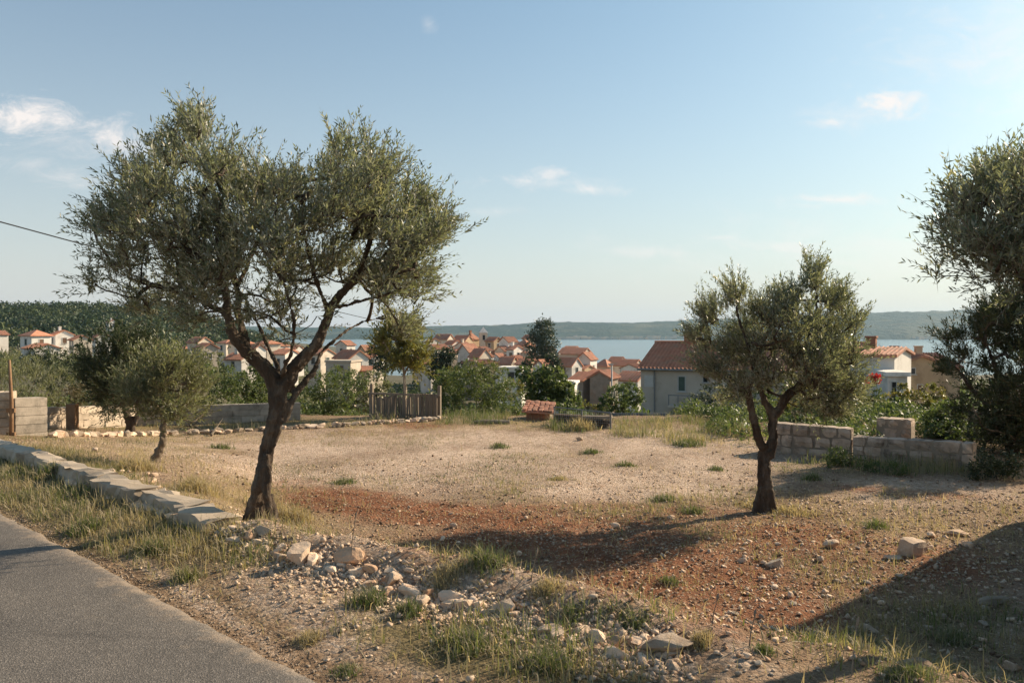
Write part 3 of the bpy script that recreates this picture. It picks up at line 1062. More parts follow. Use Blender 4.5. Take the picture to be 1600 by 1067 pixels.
# --- the smaller olive standing in the lot
pB = onground(1193, 799)
dB = float(pB[1])
limbsB = [
    [(1193, 806, 0, 22), (1193, 797, 0, 18), (1196, 770, 0, 14.5), (1198, 735, 0, 13), (1199, 712, 0, 13), (1199, 700, 0, 12)],
    [(1176, 804, -.05, 5), (1186, 785, -.05, 9), (1193, 755, -.04, 8)],
    [(1212, 803, -.05, 5), (1205, 785, -.06, 8), (1201, 755, -.04, 8)],
    [(1199, 716, 0, 10), (1188, 690, 0, 8.5), (1177, 658, -.05, 7.5), (1171, 630, -.1, 7), (1170, 608, -.15, 6), (1176, 580, -.2, 5), (1165, 540, -.3, 3.5), (1150, 490, -.3, 2.5), (1148, 440, -.3, 1.5)],
    [(1200, 714, 0, 11), (1208, 684, .03, 9.5), (1207, 655, .06, 9), (1206, 645, .06, 9), (1197, 632, .06, 7), (1190, 615, .08, 6), (1182, 592, .1, 5), (1190, 550, .15, 4), (1210, 500, .2, 3), (1225, 450, .2, 1.6)],
    [(1206, 652, .06, 9), (1217, 640, .05, 9), (1230, 618, .02, 9.5), (1248, 600, -.02, 8), (1262, 570, -.1, 6.5), (1272, 520, -.15, 5), (1276, 470, -.2, 3.5), (1270, 420, -.2, 1.8)],
    [(1248, 600, 0, 5.5), (1280, 585, .2, 4.5), (1310, 560, .35, 3.2), (1335, 510, .4, 2)],
    [(1170, 615, -.1, 4), (1140, 590, .1, 3.4), (1110, 560, .25, 2.4), (1095, 520, .3, 1.5)],
    [(1225, 622, .02, 4), (1205, 612, .1, 3.5), (1195, 605, .15, 3)],
    [(1250, 598, 0, 4), (1285, 610, -.3, 3.4), (1330, 610, -.5, 2)],
]
lobesB = [(1270, 425, 28), (1228, 455, 34), (1305, 458, 32), (1150, 452, 28), (1112, 480, 28), (1338, 492, 22), (1180, 490, 40), (1240, 500, 50), (1298, 510, 42), (1102, 528, 28),
          (1150, 535, 42), (1210, 560, 52), (1280, 560, 48), (1328, 550, 32), (1122, 575, 26), (1160, 600, 30), (1250, 605, 40), (1305, 610, 42), (1335, 600, 26), (1298, 640, 22, .7), (1090, 515, 16), (1350, 520, 12, .6),
          (1268, 402, 10), (1150, 425, 12), (1090, 560, 14, .6), (1130, 620, 18, .5)]
olive('olive_tree', 'smaller olive tree alone on bare red soil in front of the grey house', None, dB, limbsB, lobesB, 450, leaf=.053, shoots=8, pairs=9, cdep=1.0, seed=5, voxel=.015, slim=.74, base=at(1193, 800, dB))

# --- two little olives at the left
pC = onground(243, 721)
dC = float(pC[1])
olive('olive_tree', 'little olive with thin leaning trunk and round crown behind the low wall', None, dC,
      [[(241, 724, 0, 10), (246, 710, 0, 8), (254, 695, 0, 7), (259, 675, 0, 6.5), (260, 655, 0, 6), (262, 640, 0, 5)],
       [(260, 660, 0, 5), (250, 640, .1, 3.5), (232, 620, .2, 2.5), (218, 590, .2, 1.5)], [(262, 645, 0, 4), (275, 625, -.1, 3.5), (290, 600, -.2, 2)], [(262, 645, 0, 4), (258, 610, .1, 3), (255, 560, .1, 1.6)],
       [(262, 650, 0, 3), (280, 650, -.2, 2), (300, 660, -.2, 1.2)]],
      [(258, 568, 40), (222, 590, 32), (296, 588, 26), (250, 615, 46), (208, 620, 22), (298, 625, 24), (272, 642, 30), (235, 550, 28), (288, 560, 26), (312, 600, 12), (200, 585, 14), (240, 650, 20, .6), (315, 640, 10, .6)],
      150, leaf=.07, shoots=6, pairs=8, cdep=.7, seed=7, voxel=.022, base=pC, leafmat='leaf_grey', bark='bark_pale')
pD = onground(203, 680)
dD = float(pD[1])
olive('olive_tree', 'dark leafed olive with V shaped trunk by the pale back wall', None, dD,
      [[(203, 684, 0, 11), (204, 672, 0, 9), (205, 662, 0, 8.5), (199, 648, 0, 6.5), (196, 632, .1, 5), (188, 600, .2, 3), (180, 560, .2, 2)], [(206, 664, 0, 6), (214, 650, 0, 5.5), (224, 638, 0, 4.5), (240, 620, -.2, 3), (245, 560, -.2, 2)]],
      [(185, 560, 42), (155, 585, 32), (212, 545, 36), (190, 605, 38), (228, 520, 22), (165, 620, 28), (245, 560, 24), (140, 560, 18), (185, 520, 24), (178, 640, 14)],
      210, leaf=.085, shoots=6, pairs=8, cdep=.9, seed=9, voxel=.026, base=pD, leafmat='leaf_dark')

# --- the near olive that reaches in from the right edge and its neighbour behind the wall
bE = np.array((3.72, 5.1, float(gz(3.72, 5.1)) - .03))
dE = 5.1
pxE = CX + F * bE[0] / dE
olive('olive_tree', 'shaded olive crown reaching in at the right edge, against the sky', None, dE,
      [[(pxE, 1075, 0, 34), (pxE + 2, 1040, 0, 26), (pxE - 4, 860, 0, 22), (pxE + 6, 780, 0, 21), (pxE, 700, 0, 20)],
       [(pxE, 710, 0, 15), (pxE - 20, 620, 0, 12), (pxE - 40, 520, -.1, 9), (1600, 430, -.1, 7), (1560, 370, -.1, 4.5), (1510, 320, -.1, 2.5)],
       [(pxE, 710, 0, 15), (pxE + 20, 600, .1, 12), (pxE + 10, 480, .1, 9), (1640, 380, .1, 6), (1610, 290, .1, 3)],
       [(pxE, 710, 0, 12), (pxE + 70, 600, -.1, 10), (pxE + 100, 450, -.1, 7), (1750, 330, 0, 4)]],
      [(1500, 300, 36), (1555, 285, 42), (1600, 290, 60), (1482, 338, 28), (1532, 368, 52), (1590, 385, 64), (1488, 395, 24, .6), (1560, 420, 38), (1640, 320, 80), (1650, 400, 70), (1600, 445, 40), (1700, 380, 80), (1489, 262, 12), (1565, 250, 14), (1600, 235, 16), (1470, 425, 10, .5)],
      380, leaf=.046, shoots=6, pairs=8, cdep=.8, seed=13, voxel=.02, base=bE, up=.6)

olive('olive_tree', 'broad dark olive bushing out behind the right end of the stone wall', None, 14.6,
      [[(1585, 742, 0, 14), (1582, 700, 0, 11), (1575, 640, 0, 9), (1560, 590, 0, 6), (1540, 540, 0, 3)], [(1582, 690, 0, 8), (1610, 620, 0, 7), (1640, 540, .2, 4)], [(1580, 660, 0, 6), (1530, 620, .1, 4), (1490, 570, .1, 2)]],
      [(1505, 530, 38), (1555, 510, 46), (1610, 500, 60), (1485, 570, 24), (1540, 585, 50), (1600, 595, 60), (1560, 645, 44), (1512, 630, 28), (1610, 670, 50), (1660, 590, 80), (1560, 690, 40), (1470, 505, 14, .7), (1520, 680, 22, .6), (1700, 540, 90), (1620, 720, 30), (1565, 478, 44), (1610, 455, 55), (1650, 440, 60), (1535, 492, 30), (1590, 500, 60), (1630, 650, 60), (1590, 625, 60)],
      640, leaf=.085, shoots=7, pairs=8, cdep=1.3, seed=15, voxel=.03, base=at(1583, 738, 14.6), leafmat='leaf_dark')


# ---------------------------------------------------------------- stones and blocks
def cube_shape(n=2, jitter=.05, inset=.10, seed=0):
    """unit block, edges worn: grid cube with pulled in corners"""
    rng = np.random.default_rng(seed)
    pts, faces = {}, []

    def vid(i, j, k):
        return pts.setdefault((i, j, k), len(pts))
    for ax in range(3):
        for s in (0, n):
            for a in range(n):
                for b in range(n):
                    q = []
                    for (da, db) in ((0, 0), (1, 0), (1, 1), (0, 1)):
                        c = [0, 0, 0]
                        c[ax] = s
                        c[(ax + 1) % 3] = a + da
                        c[(ax + 2) % 3] = b + db
                        q.append(vid(*c))
                    faces.append(tuple(q if s else q[::-1]))
    V = np.array(list(pts.keys()), float) / n - .5
    e = (np.abs(V) > .49).sum(1)
    V *= (1 - inset * np.clip(e - 1, 0, 2) * .5)[:, None]
    V += rng.normal(size=V.shape) * jitter * .5
    return V, faces


def rock_shape(sub=2, seed=0, flat=.7, cuts=7):
    """broken limestone lump: icosphere cut by random planes"""
    import bmesh
    rng = np.random.default_rng(seed)
    bm = bmesh.new()
    bmesh.ops.create_icosphere(bm, subdivisions=sub, radius=1.0)
    V = np.array([v.co[:] for v in bm.verts])
    Fc = [tuple(v.index for v in f.verts) for f in bm.faces]
    bm.free()
    for i in range(cuts):
        nrm = unit(rng.normal(size=3))
        dcut = rng.uniform(.45, .85)
        h = V @ nrm - dcut
        V = V - np.clip(h, 0, None)[:, None] * nrm
    V += (vnoise(V[:, 0] * 3 + seed, V[:, 1] * 3 + V[:, 2] * 2, seed)[:, None] - .5) * .14 * V
    V *= np.array((1, rng.uniform(.65, 1), flat * rng.uniform(.7, 1.1)))
    return V, Fc


def proto_mesh(name, V, Fc, mat, smooth=False):
    me = bpy.data.meshes.new(name)
    me.from_pydata([tuple(map(float, v)) for v in V], [], Fc)
    me.update()
    if smooth:
        me.polygons.foreach_set('use_smooth', np.ones(len(me.polygons), dtype=bool))
    me.materials.append(mat)
    return me


def inst(name, me, parent, loc, scale, rot=(0, 0, 0)):
    o = bpy.data.objects.new(name, me)
    COL.objects.link(o)
    if parent:
        o.parent = parent
    o.location = tuple(map(float, loc))
    o.scale = tuple(map(float, scale))
    o.rotation_euler = rot
    return o


def block_set(mat, n=6, jitter=.05, inset=.10):
    return [proto_mesh('block_shape', *cube_shape(2, jitter, inset, i), M[mat]) for i in range(n)]


BLK_WALL = block_set('wall_stone', 6, .07, .14)
BLK_CONC = block_set('concrete', 4, .008, .02)
BLK_WARM = block_set('concrete_warm', 4, .03, .05)
BLK_LIME = block_set('limestone', 6, .14, .22)
BLK_GREY = block_set('lime_grey', 6, .14, .22)


def block_wall(name, label, A, B, zb0, zb1, zt0, zt1, thick, courses, blen, blocks, part='stone', core='mortar', cat='wall', gap=.012, skip=None, seed=2, proud=.012):
    """coursed wall between two ground points, every stone a part, on a mortar core"""
    rng = np.random.default_rng(seed)
    A, B = np.array(A, float), np.array(B, float)
    length = np.linalg.norm(B[:2] - A[:2])
    rz = math.atan2(B[1] - A[1], B[0] - A[0])
    root = thing(name, label, cat, (A[0], A[1], zb0), rz=rz)
    mb = MB()
    e = proud + .012
    x0, x1 = .01, length - .01
    h0, h1 = zt0 - zb0, zt1 - zb0
    b1 = zb1 - zb0
    V = [(x0, e, -.25), (x1, e, b1 - .25), (x1, thick - e, b1 - .25), (x0, thick - e, -.25), (x0, e, h0 - e), (x1, e, h1 - e), (x1, thick - e, h1 - e), (x0, thick - e, h0 - e)]
    mb.add(V, [(0, 3, 2, 1), (4, 5, 6, 7), (0, 1, 5, 4), (1, 2, 6, 5), (2, 3, 7, 6), (3, 0, 4, 7)])
    mb.build('core', M[core], root)
    for c in range(courses):
        x = 0.0
        first = True
        while x < length - .02:
            bl = blen * rng.uniform(.65, 1.35) * (.5 if first and c % 2 else 1)
            first = False
            if length - x - bl < blen * .4:
                bl = length - x
            t = (x + bl / 2) / length
            zb, zt = b1 * t, h0 + (h1 - h0) * t
            ch = (zt - zb) / courses
            if not (skip and skip(t, c)):
                inst(part, blocks[rng.integers(len(blocks))], root, (x + bl / 2, thick / 2 + rng.normal() * .006, zb + ch * (c + .5)),
                     (bl - gap, thick + rng.uniform(-.5, 1) * .01, ch - gap), (0, -math.atan2(h1 - h0, length) * .7, rng.normal() * .01))
            x += bl
    return root


# --- low concrete coping wall between the verge and the lot
cw_u = unit(np.array((4.02, -3.35)))
cw_rz = math.atan2(cw_u[1], cw_u[0])
wall_end = onground(338, 828)[:2]


def coping_point(px, py, z):
    o = np.array((0, 0, CAMZ))
    dv = at(px, py, 1.0) - o
    return o + dv * ((z - CAMZ) / dv[2])


ZT = 0.21
pa, pb = coping_point(-40, 679, ZT), coping_point(350, 801, ZT)
cw_rz = math.atan2(pb[1] - pa[1], pb[0] - pa[0])
clen = float(np.linalg.norm((pb - pa)[:2]))
low_wall = thing('low_wall', 'low broken concrete kerb wall dividing grassy road verge from the lot', 'low wall', (pa[0], pa[1], 0), rz=cw_rz)


def slab(x0, x1, y0, y1, z0, z1, mat, seed, name='coping_slab', tilt=0.0):
    n = max(2, int((x1 - x0) / .11))
    xs_, ys_ = np.linspace(x0, x1, n + 1), np.linspace(y0, y1, 4)
    rng = np.random.default_rng(seed)
    V, Fc = [], []
    nn = 4
    for i, x in enumerate(xs_):
        for (yy_, zz_) in ((y0, z0), (y0, z1 - .02), (y0 + .025, z1), ((y0 + y1) / 2, z1 + .004), (y1 - .025, z1), (y1, z1 - .02), (y1, z0)):
            V.append((x + rng.normal() * .012, yy_ + rng.normal() * .018 + .008 * math.sin(x * 5 + seed), zz_ + rng.normal() * .010 + .006 * math.sin(x * 2.3 + seed) + tilt * (x - x0)))
    k = 7
    for i in range(n):
        for j in range(k):
            a, b = i * k + j, i * k + (j + 1) % k
            Fc.append((a, b, b + k, a + k))
    Fc.append(tuple(range(k)))
    Fc.append(tuple(range(n * k, n * k + k))[::-1])
    return mesh_obj(name, np.array(V), Fc, M[mat], low_wall)


# local x runs along the wall, local y to the lot side
W0, W1 = -.10, .14
slab(-6.5, clen - 3.95, W0, W1, .06, ZT, 'concrete_warm', 2)
slab(clen - 3.93, clen - 2.55, W0 + .01, W1, .06, ZT - .005, 'concrete_warm', 3)
slab(clen - 2.53, clen - 1.55, W0 - .02, W1 + .02, .05, ZT - .01, 'concrete_warm', 4)
slab(clen - 1.53, clen - .62, W0 + .05, W1 + .05, .10, ZT - .02, 'concrete_warm', 5, tilt=-.02)
slab(clen - .60, clen, W0 - .03, W1 + .03, -.12, ZT - .035, 'concrete_warm', 6, tilt=-.01)
mb = MB()
mb.box(-6.5, clen - 1.5, W0 + .04, W1 - .04, -.35, .062)
mb.build('footing', M['mortar'], low_wall)
rg = np.random.default_rng(4)
for i in range(46):
    x = clen - 4.6 * rg.uniform() ** 1.2 - .1
    inst('stone', BLK_LIME[i % 6], low_wall, (x, W0 + .03 + rg.normal() * .03, .0 + rg.uniform(-.04, .08)), (rg.uniform(.10, .24), rg.uniform(.1, .16), rg.uniform(.06, .12)), (rg.normal() * .2, rg.normal() * .2, rg.normal() * .25))


# --- concrete block gate pillar, its neighbour and the pale wall behind it (left)
def zat(py, d):
    return float(at(800, py, d)[2])


dP = 13.4
P0, P1 = at(24, 690, dP), at(75, 690, dP + .45)
block_wall('gate_pillar', 'square pillar of grey concrete blocks at the far end of the low wall', P0, P1, zat(693, dP), zat(693, dP), zat(622, dP), zat(621, dP + .45), .3, 5, 2.0, BLK_CONC, 'block', 'concrete', 'pillar', gap=.006, proud=.002)
P0, P1 = at(-70, 690, dP - .3), at(17, 690, dP - .05)
block_wall('wall_stub', 'rust streaked old wall stub at the left edge beside the block pillar', P0, P1, zat(693, dP), zat(693, dP), zat(612, dP), zat(612, dP), .4, 6, .42, BLK_WARM, 'block', 'mortar', 'wall', gap=.008)
pp = at(17.5, 690, dP - .12)
t = thing('gate_post', 'thin rusty iron post standing between wall stub and block pillar', 'post', (pp[0], pp[1], zat(694, dP)))
mb = MB()
mb.tube([(0, 0, -.1), (.01, 0, .7), (-.02, 0, zat(562, dP) - zat(694, dP))], [.035, .03, .02], 8)
mb.build('pole', M['rust'], t, smooth=True)
mb = MB()
mb.box(-.07, .07, -.02, .02, .55, .62)
mb.box(-.07, .07, -.02, .02, .15, .22)
mb.build('hinge_plate', M['rust'], t)

dW0, dW1, dW2 = 15.9, 18.8, 20.3
block_wall('back_wall', 'long pale concrete block wall behind the two little olives', at(76, 680, dW0), at(212, 676, dW1), zat(679, dW0), zat(676, dW1), zat(636, dW0), zat(633, dW1), .2, 4, .62, BLK_WARM, 'block', 'concrete_warm', 'wall', gap=.007, proud=.005)
block_wall('back_wall', 'grey continuation of the block wall seen left of the big trunk', at(214, 676, dW1 + .02), at(470, 664, dW2), zat(676, dW1), zat(664, dW2), zat(636, dW1), zat(629, dW2), .2, 4, .62, BLK_CONC, 'block', 'concrete', 'wall', gap=.007, proud=.005)
pp = at(117, 680, dW0 + .2)
t = thing('wall_pier', 'narrow rust stained pier against the pale block wall', 'pier', (pp[0], pp[1] - .06, zat(681, dW0)))
mb = MB()
mb.box(-.09, .09, -.1, .05, -.1, zat(634, dW0) - zat(681, dW0) + .03)
mb.build('pier', M['rust'], t)

# --- stone wall on the right
A, B = at(1206, 718, 14.97), at(1330, 722, 14.2)
C, D = at(1331, 722, 14.18), at(1520, 742, 12.9)
block_wall('stone_wall', 'higher left length of the low squared stone wall behind the lone olive', A, B, zat(716, 14.97), zat(721, 14.2), zat(659, 14.97), zat(669, 14.2), .3, 3, .30, BLK_WALL, seed=5, gap=.008)
block_wall('stone_wall', 'lower right length of the squared stone wall, ending by the dark shrub', C, D, zat(724, 14.2), zat(748, 12.9), zat(681, 14.2), zat(692, 12.9), .3, 3, .32, BLK_WALL, seed=6, gap=.008)
A, B = at(1368, 700, 16.0), at(1424, 702, 15.6)
block_wall('block_pier', 'short broken concrete block pier peeping over the stone wall', A, B, zat(712, 16), zat(712, 16), zat(652, 16), zat(655, 15.6), .4, 4, .4, BLK_WALL, 'block', 'mortar', 'pier', seed=8)
A, B = at(1500, 700, 17.5), at(1700, 712, 16)
block_wall('shaded_wall', 'dark tall wall in deep shade behind the right hand shrub', A, B, zat(735, 17), zat(735, 17), zat(640, 17.5), zat(636, 16), .3, 4, .5, BLK_WALL, seed=9)

# --- kerb of pale stones along the back of the lot
kerb = thing('stone_edging', 'line of pale rough stones edging the far side of the lot', 'stone edging', onground(380, 676))
kb = np.array(kerb.location)
rg = np.random.default_rng(12)
KP = [(80, 683), (160, 682), (250, 680), (330, 677), (420, 673), (500, 668), (570, 664), (640, 660), (700, 655)]
KW = np.array([onground(*p) for p in KP])
seglen = np.concatenate([[0], np.cumsum(np.linalg.norm(np.diff(KW, axis=0), axis=1))])
x = 0
while x < seglen[-1]:
    p = np.array([np.interp(x, seglen, KW[:, k]) for k in range(3)])
    w = rg.uniform(.08, .24)
    rzk = math.atan2(*(np.array([np.interp(x + .3, seglen, KW[:, k]) for k in (1, 0)]) - p[[1, 0]])) if x < seglen[-1] - .4 else 0
    for rep in range(1 if rg.uniform() < .6 else 2):
        inst('stone', (BLK_LIME + BLK_GREY)[rg.integers(12)], kerb, p - kb + (0, rg.normal() * .05 + .12 * rep, .04), (w, rg.uniform(.10, .2), rg.uniform(.05, .13)), (rg.normal() * .15, rg.normal() * .15, rzk + rg.normal() * .2))
    x += w * rg.uniform(.8, 1.5)
kerb2 = thing('fallen_column', 'grey weathered stone beam lying at the far edge under bushes', 'stone beam', onground(768, 662))
mb = MB()
mb.tube([(-.42, 0, .03), (-.2, .02, .05), (.2, 0, .04), (.45, -.02, .05)], [.05, .06, .06, .045], 9)
mb.build('beam', M['lime_grey'], kerb2)

# --- reed fence, scrap fence, brick shed, sheet wall along the far edge
dF = 21.2
fa, fb = at(578, 655, dF), at(684, 655, dF - .6)
fl = float(np.linalg.norm((fb - fa)[:2]))
fz = zat(662, dF)
fence = thing('reed_fence', 'brown upright stick fence behind the slim young tree', 'fence', (fa[0], fa[1], fz), rz=math.atan2(fb[1] - fa[1], fb[0] - fa[0]))
rg = np.random.default_rng(21)
slats = [proto_mesh('slat_shape', *cube_shape(1, .04, .0, i), M['wood_grey']) for i in range(4)]
x = 0
while x < fl:
    w = rg.uniform(.035, .06)
    h = zat(613 + 7 * (1 - x / fl), dF) - fz + rg.normal() * .035
    inst('slat', slats[rg.integers(4)], fence, (x, rg.normal() * .012, h / 2), (w, .03, h), (rg.normal() * .02, rg.normal() * .025, rg.normal() * .2))
    x += w + rg.uniform(.004, .02)
for z in (.25, .78):
    mb = MB()
    mb.box(-.05, fl + .05, .03, .07, z, z + .05)
    mb.build('rail', M['wood_grey'], fence)
for xx in (0, fl * .5, fl):
    mb = MB()
    mb.box(xx - .04, xx + .04, .071, .15, -.3, 1.05)
    mb.build('post', M['wood_grey'], fence)

dS = 19.3
sa, sb = at(866, 664, dS), at(954, 668, dS - .7)
sl = float(np.linalg.norm((sb - sa)[:2]))
sz = zat(669, dS)
scrap = thing('wire_fence', 'wire mesh fence panel with dark planks stacked against it', 'fence', (sa[0], sa[1], sz), rz=math.atan2(sb[1] - sa[1], sb[0] - sa[0]))
for xx, hh in ((0, .52), (sl * .5, .48), (sl, .45)):
    mb = MB()
    mb.tube([(xx, 0, -.2), (xx, 0, hh)], [.022, .022], 6)
    mb.build('post', M['metal_grey'], scrap)
mb = MB()
for k in range(28):
    xx = sl * (k + .5) / 28
    mb.tube([(xx, -.03, 0), (xx, -.03, .44)], [.004, .004], 3)
for k in range(8):
    mb.tube([(0, -.034, .02 + k * .06), (sl, -.034, .02 + k * .06)], [.004, .004], 3)
o = mb.build('mesh_wires', M['metal_grey'], scrap)
o['kind'] = 'stuff'
mb = MB()
mb.tube([(-.02, 0, .52), (sl * .5, 0, .48), (sl, 0, .45)], [.016, .016, .016], 5)
mb.build('top_rail', M['metal_grey'], scrap)
stack = thing('plank_stack', 'low stack of weathered dark planks behind the wire mesh', 'planks', (sa[0] + .05, sa[1] + .12, sz), rz=math.atan2(sb[1] - sa[1], sb[0] - sa[0]))
for r_ in range(4):
    xx = .0
    while xx < sl - .2:
        w = rg.uniform(.5, .9)
        w = min(w, sl - xx)
        inst('plank', BLK_WARM[0] if False else proto_mesh('plank_shape', *cube_shape(2, .03, .05, r_), M['wood_dark' if rg.uniform() < .7 else 'wood_grey']), stack, (xx + w / 2, rg.normal() * .02, .05 + r_ * .085), (w - .015, .18, .075), (0, rg.normal() * .02, rg.normal() * .02))
        xx += w

dB_ = 20.4
ba = at(822, 660, dB_)
bz = zat(664, dB_)
hh = zat(640, dB_) - bz
shed = thing('brick_shed', 'tiny orange brick shed with red tiled lean-to roof at the lot edge', 'shed', (ba[0], ba[1], bz), rz=-.15)
bw = .62
mb = MB()
mb.box(.01, bw - .01, .02, .7, -.4, hh)
mb.build('wall', M['mortar'], shed)
bricks = [proto_mesh('brick_shape', *cube_shape(1, .05, .0, i), M['brick']) for i in range(4)]
ch = .085
for c in range(int(hh / ch)):
    x = -.1 if c % 2 else 0
    while x < bw - .05:
        x0, x1 = max(0, x), min(bw, x + .2)
        inst('brick', bricks[rg.integers(4)], shed, ((x0 + x1) / 2, .035 + rg.normal() * .006, .0 + ch * (c + .5)), (x1 - x0 - .012, .07, ch - .012))
        x += .2
roof = mesh_obj('roof', np.array([(-.1, -.12, hh - .02), (bw + .1, -.12, hh - .06), (bw + .02, .72, hh + .14), (-.02, .72, hh + .18), (-.1, -.12, hh - .06), (bw + .1, -.12, hh - .10), (bw + .02, .72, hh + .10), (-.02, .72, hh + .14)]),
                [(0, 1, 2, 3), (7, 6, 5, 4), (0, 4, 5, 1), (1, 5, 6, 2), (2, 6, 7, 3), (3, 7, 4, 0)], M['tile'], shed)
tiles = [proto_mesh('tile_shape', *cube_shape(2, .05, .2, i), M['tile']) for i in range(3)]
for r_ in range(5):
    for c in range(6):
        inst('tile', tiles[rg.integers(3)], roof, (-.03 + c * .135 + rg.normal() * .012, -.03 + r_ * .155, hh + .012 + r_ * .037 - c * .006 + rg.normal() * .010), (.118, .18, .04), (.23 + rg.normal() * .04, 0, rg.normal() * .10))

dV = 21.45
va, vb = at(957, 662, dV), at(1042, 664, dV)
wl2 = thing('sheet_fence', 'low blue grey sheet metal fence in front of the grey house', 'fence', (va[0], va[1], zat(667, dV)), rz=math.atan2(vb[1] - va[1], vb[0] - va[0]))
vl = float(np.linalg.norm((vb - va)[:2]))
k = 0
x = 0
while x < vl:
    mb = MB()
    for q in range(4):
        mb.box(x + q * .12, x + q * .12 + .09, -.01, .01, -.5, zat(645, dV) - zat(667, dV))
        mb.box(x + q * .12 + .09, x + q * .12 + .12, .0, .022, -.5, zat(645, dV) - zat(667, dV) - .004)
    mb.build('panel', M['blue_sheet'], wl2)
    x += .495


# ---------------------------------------------------------------- houses
def window_part(root, x, z, w, h, y=0.0, side=None, style='glass', fm='frame_pale'):
    """frame proud of the wall, pane a little proud of the recess, sill; local front wall plane at y"""
    mb = MB()
    b = min(.09, w * .12)
    mb.box(x - w / 2, x + w / 2, y - .05, y + .05, z + h - b, z + h)
    mb.box(x - w / 2, x + w / 2, y - .05, y + .05, z, z + b)
    mb.box(x - w / 2, x - w / 2 + b, y - .05, y + .05, z + b, z + h - b)
    mb.box(x + w / 2 - b, x + w / 2, y - .05, y + .05, z + b, z + h - b)
    o = mb.build('window', M[fm], root)
    mb = MB()
    mb.box(x - w / 2 + b + .002, x + w / 2 - b - .002, y - .02, y + .03, z + b + .002, z + h - b - .002)
    mb.build('pane' if style == 'glass' else 'shutter', M[{'glass': 'glass', 'shutter': 'shutter', 'wood': 'shutter_wood', 'black': 'black'}[style]], o)
    mb = MB()
    mb.box(x - w / 2 - .06, x + w / 2 + .06, y - .12, y - .051, z - .05, z + .02)
    mb.build('sill', M[fm], o)
    return o


